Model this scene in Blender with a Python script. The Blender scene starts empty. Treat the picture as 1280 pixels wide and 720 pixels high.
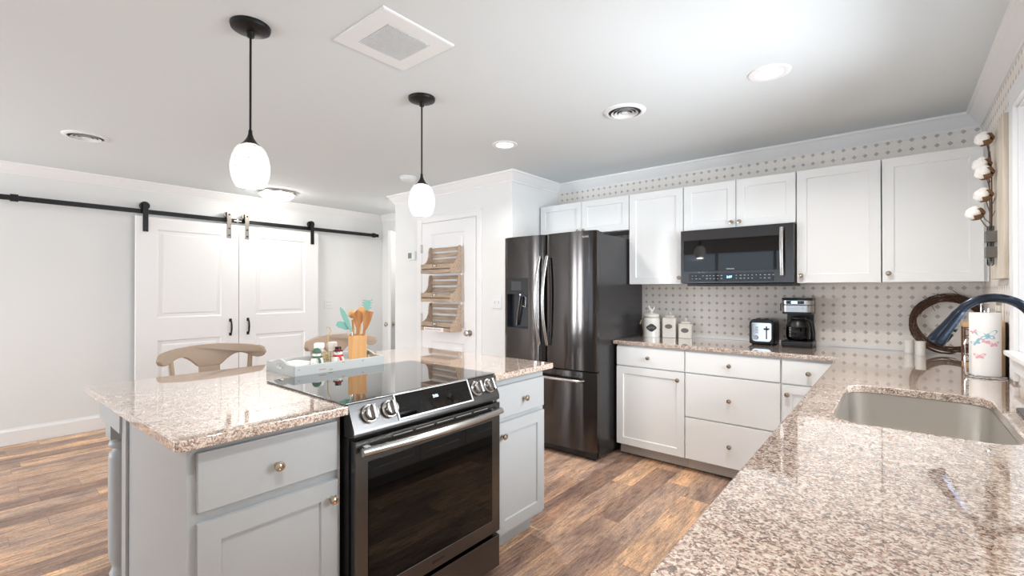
import bpy, bmesh, math, random
from mathutils import Vector, Matrix
random.seed(7)
SC = bpy.context.scene
COL = SC.collection
PI = math.pi
V = Vector

# ------------------------------------------------------------------ camera, world, light, exposure
H_CAM = 1.32
cam = bpy.data.cameras.new('camera'); camo = bpy.data.objects.new('camera', cam); COL.objects.link(camo)
cam.sensor_width = 36.0; cam.lens = 576.5 * 36.0 / 1280.0; cam.clip_start = 0.02
camo.location = (0, 0, H_CAM)
camo.rotation_euler = (math.radians(90.22), 0, math.radians(39.8))
SC.camera = camo
SC.view_settings.view_transform = 'Standard'
SC.view_settings.look = 'None'
SC.view_settings.gamma = 1.0
SC.view_settings.use_curve_mapping = False
SC.view_settings.exposure = 1.01
w = bpy.data.worlds.new('daylight'); SC.world = w; w.use_nodes = True
bg = w.node_tree.nodes['Background']; bg.inputs[0].default_value = (0.62, 0.80, 1.0, 1); bg.inputs[1].default_value = 0.8

CEIL = 2.40; CT = 0.918
XL, XR, YB, YF = -5.80, 0.400, 3.98, -3.2
PX0, PX1, PY = -4.448, -2.69, 3.23       # pantry box

def area(name, loc, aim, sx, sy, power, color=(1, 1, 1), parent=None, shape='RECTANGLE', spread=PI):
    l = bpy.data.lights.new(name, 'AREA'); l.shape = shape; l.size = sx; l.size_y = sy
    l.energy = power; l.color = color; l.spread = spread
    o = bpy.data.objects.new(name, l); COL.objects.link(o)
    d = V(aim)
    o.rotation_euler = d.to_track_quat('-Z', 'Y').to_euler()
    o.location = loc
    if parent:
        o.parent = parent; o.location = V(loc) - wloc(parent)
    return o
def wloc(o):
    p = V((0, 0, 0))
    while o:
        p += V(o.location); o = o.parent
    return p
# daylight through the sink window, plus added lights outside the unseen front wall
area('added_front_light', (-2.4, YF - 0.12, 1.15), (0, 1, 0.30), 3.3, 2.0, 7, (0.90, 0.955, 1.0))  # added room light at an invented opening behind the camera
for xd in (-5.26, -4.59):
    area('added_streak_light', (xd, YF - 0.12, 1.08), (0, 1, 0.12), 0.32, 1.75, 35, (0.92, 0.96, 1.0))  # added lights, kept narrow to reflect as streaks in the refrigerator
area('daylight_sink', (XR + 0.16, 2.06, 1.6), (-1, 0, -0.16), 1.3, 1.0, 46, (0.90, 0.95, 1.0))
CAN_W, CAN_C = 6.3, (1.0, 0.945, 0.90)
PEND_W, FLUSH_W = 6.0, 16.0

# ------------------------------------------------------------------ materials
def lin(c):
    return tuple(((x / 255) / 12.92 if x / 255 <= 0.04045 else ((x / 255 + 0.055) / 1.055) ** 2.4) for x in c)
def mat(name, rgb, rough=0.5, metal=0.0, coat=0.0, emit=None, es=0.0, spec=None, aniso=0.0, trans=0.0, ior=None):
    m = bpy.data.materials.new(name); m.use_nodes = True
    b = m.node_tree.nodes['Principled BSDF']
    b.inputs['Base Color'].default_value = (*lin(rgb), 1)
    b.inputs['Roughness'].default_value = rough
    b.inputs['Metallic'].default_value = metal
    b.inputs['Coat Weight'].default_value = coat
    b.inputs['Coat Roughness'].default_value = 0.04
    if spec is not None: b.inputs['Specular IOR Level'].default_value = spec
    if aniso: b.inputs['Anisotropic'].default_value = aniso
    if trans: b.inputs['Transmission Weight'].default_value = trans
    if ior: b.inputs['IOR'].default_value = ior
    if emit:
        b.inputs['Emission Color'].default_value = (*lin(emit), 1); b.inputs['Emission Strength'].default_value = es
    return m
class NT:
    def __init__(s, m):
        s.m = m; s.t = m.node_tree; s.n = s.t.nodes; s.b = s.n['Principled BSDF']
    def link(s, a, b): s.t.links.new(a, b)
    def new(s, kind, **kw):
        n = s.n.new(kind)
        for k, v in kw.items(): setattr(n, k, v)
        return n
    def math(s, op, a, b=None, c=None):
        n = s.new('ShaderNodeMath', operation=op)
        for i, x in enumerate((a, b, c)):
            if x is None: continue
            if isinstance(x, (int, float)): n.inputs[i].default_value = x
            else: s.link(x, n.inputs[i])
        return n.outputs[0]
    def pos(s):
        return s.new('ShaderNodeNewGeometry').outputs['Position']
    def xyz(s, v):
        n = s.new('ShaderNodeSeparateXYZ'); s.link(v, n.inputs[0]); return n.outputs
    def comb(s, x, y, z):
        n = s.new('ShaderNodeCombineXYZ')
        for i, a in enumerate((x, y, z)):
            if isinstance(a, (int, float)): n.inputs[i].default_value = a
            else: s.link(a, n.inputs[i])
        return n.outputs[0]
    def noise(s, v, scale, detail=3, rough=0.55):
        n = s.new('ShaderNodeTexNoise'); n.inputs['Scale'].default_value = scale; n.inputs['Detail'].default_value = detail
        n.inputs['Roughness'].default_value = rough; s.link(v, n.inputs['Vector']); return n.outputs[0]
    def voro(s, v, scale, out='Color', rnd=1.0):
        n = s.new('ShaderNodeTexVoronoi'); n.inputs['Scale'].default_value = scale; n.inputs['Randomness'].default_value = rnd
        s.link(v, n.inputs['Vector']); return n.outputs[out]
    def ramp(s, f, stops, interp='LINEAR'):
        n = s.new('ShaderNodeValToRGB'); r = n.color_ramp; r.interpolation = interp
        while len(r.elements) < len(stops): r.elements.new(0.5)
        for e, (p, c) in zip(r.elements, stops):
            e.position = p; e.color = (*lin(c), 1)
        s.link(f, n.inputs[0]); return n.outputs[0]
    def mix(s, f, a, b, mode='MIX'):
        n = s.new('ShaderNodeMix', data_type='RGBA', blend_type=mode)
        for i, x in ((0, f), (6, a), (7, b)):
            if isinstance(x, (int, float)): n.inputs[i].default_value = x
            elif isinstance(x, tuple): n.inputs[i].default_value = (*lin(x), 1)
            else: s.link(x, n.inputs[i])
        return n.outputs[2]
    def color(s, c): s.link(c, s.b.inputs['Base Color'])
    def bump(s, h, strength=0.2, dist=0.002):
        n = s.new('ShaderNodeBump'); n.inputs['Strength'].default_value = strength; n.inputs['Distance'].default_value = dist
        s.link(h, n.inputs['Height']); s.link(n.outputs[0], s.b.inputs['Normal'])

M = {}
M['wall'] = mat('painted_wall', (236, 237, 236), 0.65)
M['trim'] = mat('white_trim', (243, 243, 243), 0.4)
M['ceil'] = mat('ceiling_paint', (222, 228, 230), 0.85)
M['cab'] = mat('white_cabinet_paint', (240, 242, 242), 0.42)
M['kick'] = mat('toe_kick', (190, 185, 180), 0.6)
M['grey'] = mat('grey_island_paint', (172, 175, 176), 0.38)
M['door'] = mat('white_door_paint', (244, 244, 244), 0.4)
M['black'] = mat('black_metal', (22, 22, 23), 0.38, 0.3)
M['rubber'] = mat('black_plastic', (14, 14, 15), 0.35)
M['nickel'] = mat('brushed_nickel', (190, 184, 176), 0.25, 1.0)
M['knob'] = mat('polished_nickel_knob', (190, 176, 158), 0.2, 1.0)
M['chrome'] = mat('chrome', (225, 225, 226), 0.08, 1.0)
M['steel'] = mat('satin_steel', (188, 187, 185), 0.24, 1.0)
M['blk_steel'] = mat('black_stainless', (86, 83, 82), 0.15, 1.0, aniso=0.85)
M['blk_steel'].node_tree.nodes['Principled BSDF'].inputs['Anisotropic Rotation'].default_value = 0.25
M['blk_steel2'] = mat('range_black_stainless', (100, 99, 98), 0.26, 1.0)
M['fridge_side'] = mat('fridge_side_paint', (46, 46, 48), 0.25)
M['glass_blk'] = mat('black_glass', (9, 9, 10), 0.03, 0, spec=0.6)
M['cooktop'] = mat('cooktop_glass', (16, 15, 15), 0.015, 0, spec=0.85, coat=0.6)
M['ovenwin'] = mat('oven_window', (5, 5, 5), 0.02, 0, spec=0.28)
M['dark'] = mat('dark_recess', (12, 12, 12), 0.7)
M['led'] = mat('blue_led', (120, 170, 255), 0.4, emit=(150, 200, 255), es=3.0)
M['ledtext'] = mat('display_text', (200, 220, 235), 0.4, emit=(190, 220, 245), es=1.0)
M['print'] = mat('grey_print', (165, 165, 165), 0.5)
M['sticker'] = mat('silver_lettering', (200, 200, 200), 0.35, 0.6)
M['ceramic'] = mat('white_ceramic', (240, 238, 232), 0.15, coat=0.5)
M['cream'] = mat('cream_ceramic', (236, 230, 220), 0.15, coat=0.5)
M['plaque'] = mat('grey_plaque', (120, 116, 112), 0.6)
M['slate'] = mat('slate_label', (56, 56, 60), 0.6)
M['chalk'] = mat('chalk_script', (150, 150, 150), 0.7)
M['twine'] = mat('tan_twine', (186, 164, 120), 0.9)
M['stool'] = mat('taupe_painted_wood', (170, 148, 128), 0.42)
M['tray'] = mat('distressed_grey_paint', (184, 188, 187), 0.5)
M['teal'] = mat('mint_silicone', (126, 178, 166), 0.45)
M['white'] = mat('white_plastic', (236, 239, 240), 0.4)
M['paper'] = mat('white_paper', (247, 245, 242), 0.8)
M['redcloth'] = mat('red_scarf', (190, 40, 52), 0.5)
M['greencloth'] = mat('green_scarf', (58, 92, 72), 0.5)
M['orange'] = mat('orange_nose', (220, 120, 50), 0.5)
M['screen'] = mat('lcd_screen', (120, 132, 118), 0.3)
M['galv'] = mat('galvanised_band', (128, 124, 120), 0.4, 0.8)
M['boll'] = mat('cotton_fibre', (250, 248, 244), 0.95)
M['husk'] = mat('dried_husk', (128, 96, 66), 0.8)
M['stemwood'] = mat('dried_stem', (112, 92, 74), 0.85)
M['faucet'] = mat('gunmetal_faucet', (60, 68, 80), 0.26, 1.0)
M['sinksteel'] = mat('sink_steel', (216, 212, 206), 0.34, 1.0)
M['baffle'] = mat('white_baffle', (244, 244, 244), 0.4)
M['grille'] = mat('grille_dark', (60, 60, 60), 0.7)
M['pink'] = mat('pink_print', (236, 176, 186), 0.8)
M['blueprint'] = mat('blue_print', (156, 202, 214), 0.8)
M['brownhang'] = mat('brown_block', (120, 80, 52), 0.7)
M['redink'] = mat('red_ink', (176, 96, 98), 0.7)
M['satin'] = mat('satin_trim', (205, 203, 200), 0.45, 1.0)
M['lamp'] = mat('lit_diffuser', (255, 250, 240), 0.5, emit=(255, 246, 232), es=4.0)
M['bulb'] = mat('lit_bulb', (255, 250, 240), 0.5, emit=(255, 246, 232), es=1.2)
M['flushlamp'] = mat('lit_bowl', (255, 252, 246), 0.4, emit=(255, 250, 242), es=FLUSH_W)
M['dispblue'] = mat('dispenser_cavity', (30, 32, 38), 0.25)

def glassmat(name, tint=(255, 255, 255), k=0.92):
    m = bpy.data.materials.new(name); m.use_nodes = True; t = m.node_tree; n = t.nodes
    n.remove(n['Principled BSDF']); o = n['Material Output']
    tr = n.new('ShaderNodeBsdfTransparent'); tr.inputs[0].default_value = (*[x * k for x in lin(tint)], 1)
    gl = n.new('ShaderNodeBsdfGlossy'); gl.inputs['Roughness'].default_value = 0.02
    fr = n.new('ShaderNodeFresnel'); fr.inputs[0].default_value = 1.45
    mx = n.new('ShaderNodeMixShader'); t.links.new(fr.outputs[0], mx.inputs[0]); t.links.new(tr.outputs[0], mx.inputs[1]); t.links.new(gl.outputs[0], mx.inputs[2])
    t.links.new(mx.outputs[0], o.inputs[0]); return m
M['pane'] = glassmat('window_glass')
M['carafeglass'] = glassmat('carafe_glass', (210, 214, 216), 0.8)
M['tubeglass'] = glassmat('vase_glass', (235, 238, 238), 0.9)

def granite():
    m = mat('granite', (190, 170, 155), 0.06, coat=1.0, ior=1.6); t = NT(m); p = t.pos()
    t.b.inputs['Coat IOR'].default_value = 1.68; t.b.inputs['Coat Roughness'].default_value = 0.015
    n0 = t.noise(p, 60, 2)
    warp = t.new('ShaderNodeVectorMath', operation='MULTIPLY_ADD')
    nz = t.new('ShaderNodeTexNoise'); nz.inputs['Scale'].default_value = 55; t.link(p, nz.inputs['Vector'])
    t.link(nz.outputs['Color'], warp.inputs[0]); warp.inputs[1].default_value = (0.008,) * 3; t.link(p, warp.inputs[2])
    wp = warp.outputs[0]
    cell = t.xyz(t.voro(wp, 235))[0]
    big = t.noise(wp, 34, 3, 0.6)
    f = t.math('ADD', t.math('MULTIPLY', cell, 0.62), t.math('MULTIPLY', big, 0.62))
    c = t.ramp(f, [(0.29, (58, 42, 40)), (0.39, (112, 82, 72)), (0.50, (160, 126, 110)), (0.60, (193, 165, 147)), (0.74, (218, 200, 184)), (0.91, (238, 228, 216))])
    fine = t.noise(p, 420, 2)
    c = t.mix(0.22, c, t.ramp(fine, [(0.35, (112, 86, 76)), (0.6, (236, 224, 210))]))
    t.color(c); return m
M['granite'] = granite()

FLOOR_GAIN = 2.3
def planks():
    m = mat('vinyl_plank', (150, 130, 110), 0.42); t = NT(m); X = t.xyz(t.pos())
    u = t.math('DIVIDE', X[0], 0.152); row = t.math('FLOOR', u)
    wn = t.new('ShaderNodeTexWhiteNoise', noise_dimensions='1D'); t.link(row, wn.inputs['W'])
    yy = t.math('ADD', t.math('DIVIDE', X[1], 0.92), t.math('MULTIPLY', wn.outputs['Value'], 7.3))
    col = t.math('FLOOR', yy)
    w2 = t.new('ShaderNodeTexWhiteNoise', noise_dimensions='2D'); t.link(t.comb(row, col, 0), w2.inputs['Vector'])
    r = w2.outputs['Value']
    base = t.ramp(r, [(0.0, (152, 132, 121)), (0.2, (166, 147, 136)), (0.4, (178, 159, 146)), (0.55, (186, 169, 157)), (0.7, (196, 173, 153)), (0.85, (214, 189, 162)), (1.0, (226, 203, 176))])
    off = t.math('MULTIPLY', r, 30)
    gv = t.comb(X[0], t.math('MULTIPLY', X[1], 0.10), off)
    gv2 = t.comb(X[0], t.math('MULTIPLY', X[1], 0.22), off)
    g1 = t.noise(gv, 95, 6, 0.7); g2 = t.noise(gv2, 11, 4, 0.6); g3 = t.noise(t.comb(t.math('MULTIPLY', X[0], 1.0), t.math('MULTIPLY', X[1], 0.55), off), 150, 3, 0.7)
    tint = t.ramp(g2, [(0.30, (164, 156, 158)), (0.45, (196, 190, 188)), (0.56, (222, 212, 202)), (0.72, (250, 232, 210))])
    c = t.mix(1.0, base, tint, 'MULTIPLY')
    c = t.mix(1.0, c, t.ramp(g1, [(0.30, (140, 130, 126)), (0.48, (222, 216, 212)), (0.66, (255, 252, 248))]), 'MULTIPLY')
    c = t.mix(0.6, c, t.ramp(g3, [(0.32, (150, 140, 134)), (0.52, (240, 236, 232)), (0.7, (255, 255, 255))]), 'MULTIPLY')
    gm = t.new('ShaderNodeMix', data_type='RGBA', blend_type='MULTIPLY'); gm.inputs[0].default_value = 1.0; t.link(c, gm.inputs[6]); gm.inputs[7].default_value = (FLOOR_GAIN, FLOOR_GAIN, FLOOR_GAIN, 1); gm.clamp_result = False
    c = gm.outputs[2]
    fu = t.math('FRACT', u); fy = t.math('FRACT', yy)
    eu = t.math('LESS_THAN', fu, 0.012); ey = t.math('LESS_THAN', fy, 0.0025)
    c = t.mix(t.math('MULTIPLY', t.math('MAXIMUM', eu, ey), 0.55), c, (60, 48, 42))
    t.color(c); t.bump(g1, 0.12, 0.001); return m
M['plank'] = planks()

def wallpaper(axis):
    m = mat('wallpaper_' + 'xy'[axis], (214, 209, 202), 0.6); t = NT(m); X = t.xyz(t.pos())
    P = 0.0605
    fu = t.math('ABSOLUTE', t.math('SUBTRACT', t.math('FRACT', t.math('DIVIDE', t.math('ADD', X[axis], 5.0 + 0.032), P)), 0.5))
    fv = t.math('ABSOLUTE', t.math('SUBTRACT', t.math('FRACT', t.math('DIVIDE', t.math('ADD', X[2], 0.0298), P)), 0.5))
    d = t.math('ADD', fu, fv)
    dia = t.math('LESS_THAN', d, 0.235)
    ring = t.math('MULTIPLY', t.math('LESS_THAN', d, 0.30), t.math('GREATER_THAN', d, 0.235))
    line = t.math('LESS_THAN', t.math('MINIMUM', fu, fv), 0.025)
    n = t.noise(t.pos(), 130, 2)
    basec = t.ramp(n, [(0.3, (240, 234, 227)), (0.7, (248, 243, 237))])
    c = t.mix(t.math('MULTIPLY', line, 0.10), basec, (170, 164, 158))
    c = t.mix(t.math('MULTIPLY', ring, 0.5), c, (247, 243, 238))
    c = t.mix(dia, c, t.ramp(n, [(0.3, (186, 179, 173)), (0.7, (202, 195, 189))]))
    t.color(c); return m
M['paper_back'] = wallpaper(0); M['paper_right'] = wallpaper(1)

def wood(name, c0, c1, scale=(1, 1, 0.08), s=60, rough=0.55):
    m = mat(name, c0, rough); t = NT(m); X = t.xyz(t.pos())
    v = t.comb(t.math('MULTIPLY', X[0], scale[0]), t.math('MULTIPLY', X[1], scale[1]), t.math('MULTIPLY', X[2], scale[2]))
    t.color(t.ramp(t.noise(v, s, 4, 0.6), [(0.32, c0), (0.68, c1)])); return m
M['rackwood'] = wood('weathered_wood', (152, 130, 112), (200, 176, 152), (0.1, 1, 1))
M['crock'] = wood('bamboo', (205, 152, 96), (224, 176, 122), (1, 1, 0.05), 70)
M['utwood'] = wood('oiled_wood', (150, 92, 48), (196, 140, 84), (1, 1, 0.15), 60)
M['utwood2'] = wood('pale_wood', (200, 148, 92), (222, 176, 122), (1, 1, 0.15), 60)
M['whitewash'] = wood('whitewashed_wood', (208, 194, 174), (236, 228, 214), (1, 1, 0.06), 50)
M['cutting'] = wood('cutting_board_wood', (206, 172, 128), (226, 196, 154), (1, 1, 0.06), 50)
M['twig'] = wood('twig_bark', (58, 42, 34), (110, 82, 64), (1, 1, 1), 90, 0.85)
def shade_mat():
    m = mat('marbled_glass', (246, 244, 240), 0.2, coat=0.4); t = NT(m)
    v = t.voro(t.pos(), 38, 'Distance'); n = t.noise(t.pos(), 45, 4, 0.6)
    f = t.math('ADD', t.math('MULTIPLY', v, 0.7), t.math('MULTIPLY', n, 0.6))
    c = t.ramp(f, [(0.26, (178, 176, 172)), (0.42, (232, 230, 226)), (0.6, (250, 249, 247))])
    t.color(c); t.link(c, t.b.inputs['Emission Color']); t.b.inputs['Emission Strength'].default_value = 0.24; return m
M['shade'] = shade_mat()

# ------------------------------------------------------------------ mesh builder
class B:
    def __init__(s, T=None):
        s.bm = bmesh.new(); s.T = T
    def box(s, x0, x1, y0, y1, z0, z1, bev=0.0, seg=2):
        vs = [s.bm.verts.new((x, y, z)) for x in (x0, x1) for y in (y0, y1) for z in (z0, z1)]
        fs = []
        for q in ((0, 1, 3, 2), (4, 6, 7, 5), (0, 4, 5, 1), (2, 3, 7, 6), (0, 2, 6, 4), (1, 5, 7, 3)):
            fs.append(s.bm.faces.new([vs[i] for i in q]))
        if bev:
            es = list({e for f in fs for e in f.edges})
            bmesh.ops.bevel(s.bm, geom=es, offset=bev, segments=seg, affect='EDGES', profile=0.5)
        return s
    def lathe(s, prof, c=(0, 0, 0), axis=(0, 0, 1), seg=32, cap=True):
        a = V(axis).normalized(); q = V((0, 0, 1)).rotation_difference(a); c = V(c); rings = []
        for r, h in prof:
            if r < 1e-6: rings.append([s.bm.verts.new(c + q @ V((0, 0, h)))])
            else: rings.append([s.bm.verts.new(c + q @ V((r * math.cos(2 * PI * i / seg), r * math.sin(2 * PI * i / seg), h))) for i in range(seg)])
        for A, C in zip(rings, rings[1:]):
            if len(A) == 1 and len(C) == 1: continue
            for i in range(seg):
                j = (i + 1) % seg
                if len(A) == 1: s.bm.faces.new((A[0], C[i], C[j]))
                elif len(C) == 1: s.bm.faces.new((A[i], C[0], A[j]))
                else: s.bm.faces.new((A[i], A[j], C[j], C[i]))
        if cap:
            for R in (rings[0], rings[-1]):
                if len(R) > 1: s.bm.faces.new(R)
        return s
    def cyl(s, p0, p1, r, r1=None, seg=24):
        p0, p1 = V(p0), V(p1); L = (p1 - p0).length
        return s.lathe([(r, 0), (r if r1 is None else r1, L)], p0, p1 - p0, seg)
    def sphere(s, c, r, sc=(1, 1, 1), seg=20, rot=None):
        n = seg // 2; c = V(c); R = rot or Matrix.Identity(3); rings = []
        for k in range(n + 1):
            th = PI * k / n; rr, h = r * math.sin(th), -r * math.cos(th)
            if k in (0, n): rings.append([s.bm.verts.new(c + R @ V((0, 0, h * sc[2])))])
            else: rings.append([s.bm.verts.new(c + R @ V((rr * math.cos(2 * PI * i / seg) * sc[0], rr * math.sin(2 * PI * i / seg) * sc[1], h * sc[2]))) for i in range(seg)])
        for A, C in zip(rings, rings[1:]):
            for i in range(seg):
                j = (i + 1) % seg
                if len(A) == 1: s.bm.faces.new((A[0], C[i], C[j]))
                elif len(C) == 1: s.bm.faces.new((A[i], C[0], A[j]))
                else: s.bm.faces.new((A[i], A[j], C[j], C[i]))
        return s
    def tube(s, pts, r, seg=12, close=False, flat=1.0, up=None, caps=True):
        pts = [V(p) for p in pts]; n = len(pts); rr = r if isinstance(r, (list, tuple)) else [r] * n; rings = []; nrm = None
        for i, p in enumerate(pts):
            if close: t = pts[(i + 1) % n] - pts[i - 1]
            else: t = pts[min(i + 1, n - 1)] - pts[max(i - 1, 0)]
            t.normalize()
            if nrm is None:
                g = V(up) if up else (V((0, 0, 1)) if abs(t.z) < 0.9 else V((1, 0, 0)))
                nrm = (g - t * g.dot(t)).normalized()
            else:
                nrm = (nrm - t * nrm.dot(t)).normalized()
            b = t.cross(nrm)
            rings.append([s.bm.verts.new(p + (nrm * math.cos(2 * PI * k / seg) * flat + b * math.sin(2 * PI * k / seg)) * rr[i]) for k in range(seg)])
        pairs = list(zip(rings, rings[1:]))
        if close: pairs.append((rings[-1], rings[0]))
        for A, C in pairs:
            for k in range(seg):
                j = (k + 1) % seg; s.bm.faces.new((A[k], A[j], C[j], C[k]))
        if not close and caps:
            s.bm.faces.new(rings[0]); s.bm.faces.new(rings[-1])
        return s
    def prism(s, poly, f, lo, hi, bev=0.0, seg=2, holes=()):
        """poly of (u,v); f(u,v,w)->xyz; extruded lo..hi in w"""
        bm2 = bmesh.new(); loops = [poly] + list(holes); edges = []
        for L in loops:
            vs = [bm2.verts.new((u, v, 0)) for u, v in L]
            edges += [bm2.edges.new((vs[i], vs[(i + 1) % len(vs)])) for i in range(len(vs))]
        if holes:
            bmesh.ops.triangle_fill(bm2, edges=edges, use_beauty=True)
        else:
            bm2.faces.new(vs)
        ex = bmesh.ops.extrude_face_region(bm2, geom=bm2.faces[:])
        for v in ex['geom']:
            if isinstance(v, bmesh.types.BMVert): v.co.z = 1.0
        for v in bm2.verts: v.co.z = lo + (hi - lo) * v.co.z
        bmesh.ops.recalc_face_normals(bm2, faces=bm2.faces[:])
        if bev:
            es = [e for e in bm2.edges if len(e.link_faces) == 2 and e.calc_face_angle() > 1.2 and abs(e.verts[0].co.z - e.verts[1].co.z) < 1e-6]
            bmesh.ops.bevel(bm2, geom=es, offset=bev, segments=seg, affect='EDGES', profile=0.5)
        mp = {}
        for v in bm2.verts: mp[v] = s.bm.verts.new(f(*v.co))
        for fc in bm2.faces:
            try: s.bm.faces.new([mp[v] for v in fc.verts])
            except ValueError: pass
        bm2.free(); return s
    def panel(s, u0, u1, z0, z1, t, cells, steps, back=True):
        """leaf in (u,d,z): front at d=t; cells [(u0,u1,z0,z1)] get inset steps [(thickness, depth change)]"""
        us = sorted({u0, u1, *[c[0] for c in cells], *[c[1] for c in cells]}); zs = sorted({z0, z1, *[c[2] for c in cells], *[c[3] for c in cells]})
        g = {(u, z): s.bm.verts.new((u, t, z)) for u in us for z in zs}
        special = []
        for a, b in zip(us, us[1:]):
            for c, d in zip(zs, zs[1:]):
                fc = s.bm.faces.new((g[a, c], g[b, c], g[b, d], g[a, d]))
                if any(q[0] <= a + 1e-6 and b <= q[1] + 1e-6 and q[2] <= c + 1e-6 and d <= q[3] + 1e-6 for q in cells): special.append(fc)
        for fc in special:
            for th, dp in steps:
                fc.normal_update()
                bmesh.ops.inset_individual(s.bm, faces=[fc], thickness=th, depth=0.0, use_even_offset=True)
                for v in fc.verts: v.co.y += dp
        vb = [s.bm.verts.new(p) for p in ((u0, 0, z0), (u1, 0, z0), (u1, 0, z1), (u0, 0, z1))]
        s.bm.faces.new(vb[::-1])
        cor = [[g[u, z0] for u in us], [g[u1, z] for z in zs], [g[u, z1] for u in us[::-1]], [g[u0, z] for z in zs[::-1]]]
        for k in range(4):
            s.bm.faces.new(list(cor[k])[::-1] + [vb[k], vb[(k + 1) % 4]])
        return s
    def out(s, name, m, root=None, smooth=40, kind=None):
        if s.T:
            for v in s.bm.verts: v.co = V(s.T(*v.co))
        bmesh.ops.recalc_face_normals(s.bm, faces=s.bm.faces[:])
        if root is not None:
            o0 = wloc(root)
            for v in s.bm.verts: v.co -= o0
        me = bpy.data.meshes.new(name); s.bm.to_mesh(me); s.bm.free()
        for x in (m if isinstance(m, (list, tuple)) else [m]): me.materials.append(M[x] if isinstance(x, str) else x)
        if smooth:
            me.polygons.foreach_set('use_smooth', [True] * len(me.polygons)); me.set_sharp_from_angle(angle=math.radians(smooth))
        o = bpy.data.objects.new(name, me); COL.objects.link(o)
        if smooth:
            wn = o.modifiers.new('weighted_normal', 'WEIGHTED_NORMAL'); wn.keep_sharp = True; wn.weight = 60
        if root is not None: o.parent = root
        if kind: o['kind'] = kind
        return o
def thing(name, label, cat, loc, group=None, kind=None):
    o = bpy.data.objects.new(name, None); COL.objects.link(o); o.location = loc; o.empty_display_size = 0.05
    o['label'] = label; o['category'] = cat
    if group: o['group'] = group
    if kind: o['kind'] = kind
    return o
def tag(o, label, cat, group=None, kind=None):
    o['label'] = label; o['category'] = cat
    if group: o['group'] = group
    if kind: o['kind'] = kind
    return o
def rebase(o, loc):
    """give a single-mesh thing an origin of its own"""
    loc = V(loc); o.data.transform(Matrix.Translation(-loc)); o.location = loc; return o
def dup(root, loc, label, rz=0.0):
    r = root.copy(); COL.objects.link(r); r.location = loc; r['label'] = label; r.rotation_euler.z += rz
    def rec(src, dst):
        for ch in list(src.children):
            c = ch.copy(); COL.objects.link(c); c.parent = dst; rec(ch, c)
    rec(root, r); return r
def text(name, s, size, origin, ux, uz, m, root, ext=0.0003, align='CENTER'):
    cu = bpy.data.curves.new('t', 'FONT'); cu.body = s; cu.size = size; cu.align_x = align; cu.align_y = 'CENTER'; cu.extrude = ext; cu.resolution_u = 3
    ob = bpy.data.objects.new('t', cu); COL.objects.link(ob)
    me = bpy.data.meshes.new_from_object(ob.evaluated_get(bpy.context.evaluated_depsgraph_get()))
    bpy.data.objects.remove(ob); bpy.data.curves.remove(cu)
    ux = V(ux).normalized(); uz = V(uz).normalized(); n = ux.cross(uz)
    R = Matrix((ux, uz, n)).transposed().to_4x4()
    me.transform(Matrix.Translation(V(origin) - wloc(root)) @ R)
    me.materials.append(M[m]); me.name = name
    o = bpy.data.objects.new(name, me); COL.objects.link(o); o.parent = root; return o
# facing frames: (u, d, z) with d outwards
def F_back(y): return lambda u, d, z: (u, y - d, z)
def F_left(x): return lambda u, d, z: (x + d, u, z)       # faces +X
def F_right(x): return lambda u, d, z: (x - d, u, z)      # faces -X

# ------------------------------------------------------------------ room shell
def struct(b, name, m, root=None, smooth=0): return b.out(name, m, root, smooth, 'structure')
struct(B().box(XL - .1, XR + .1, YF - .1, YB + 1.1, -0.05, 0), 'floor', 'plank')
struct(B().box(XL - .1, XR + .1, YF - .1, YB + 1.1, CEIL, CEIL + 0.06), 'ceiling', 'ceil')
struct(B().box(XL - .1, XL, YF, YB, 0, CEIL), 'wall_left', 'wall')
struct(B().box(PX1 - .05, XR + .1, YB, YB + .1, 0, CEIL), 'wall_back', 'paper_back')
HX0, HX1 = -5.155, -4.36
struct(B().box(XL - .1, PX1 - .05, YB, YB + .1, 0, CEIL), 'wall_hall', 'wall')
struct(B().box(PX0, PX1, PY, PY + .09, 0, CEIL), 'wall_pantry', 'wall')
struct(B().box(PX1 - .09, PX1, PY + .09, YB, 0, CEIL).box(PX0, PX0 + .09, PY + .09, YB, 0, CEIL), 'wall_pantry_side', 'wall')
WY0, WY1, WZ0, WZ1 = 1.42, 2.875, 1.06, 2.10
struct(B().box(XR, XR + .1, WY1, YB, 0, CEIL).box(XR, XR + .1, YF, WY0, 0, CEIL).box(XR, XR + .1, WY0, WY1, 0, WZ0).box(XR, XR + .1, WY0, WY1, WZ1, CEIL), 'wall_right', 'paper_right')
def front_wall():
    ops = [(-5.60, -4.25, 0.05, 2.1), (-4.05, -0.75, 0.08, 2.15)]  # unseen openings, added to light the room and feed reflections
    b = B(); x = XL - .1
    for a, c, z0, z1 in ops:
        b.box(x, a, YF - .1, YF, 0, CEIL); b.box(a, c, YF - .1, YF, 0, z0); b.box(a, c, YF - .1, YF, z1, CEIL); x = c
    b.box(x, XR + .1, YF - .1, YF, 0, CEIL)
    struct(b, 'wall_front', 'wall')
    for i, (a, c, z0, z1) in enumerate(ops):
        k = 2 if i == 0 else 3
        b = B(); e = .05 if i else .11
        b.box(a, c, YF - .07, YF - .02, z1 - e, z1).box(a, c, YF - .07, YF - .02, z0, z0 + e).box(a, a + e, YF - .07, YF - .02, z0 + e, z1 - e).box(c - e, c, YF - .07, YF - .02, z0 + e, z1 - e)
        for m_ in range(1, k): 
            xm = a + (c - a) * m_ / k; b.box(xm - e / 2, xm + e / 2, YF - .07, YF - .02, z0 + e, z1 - e)
        wn = struct(b, f'window_{i + 2}', 'trim')  # added window, out of view behind the camera
        struct(B().box(a + e, c - e, YF - .048, YF - .044, z0 + e, z1 - e), 'glass_pane', 'pane', wn)
front_wall()
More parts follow.
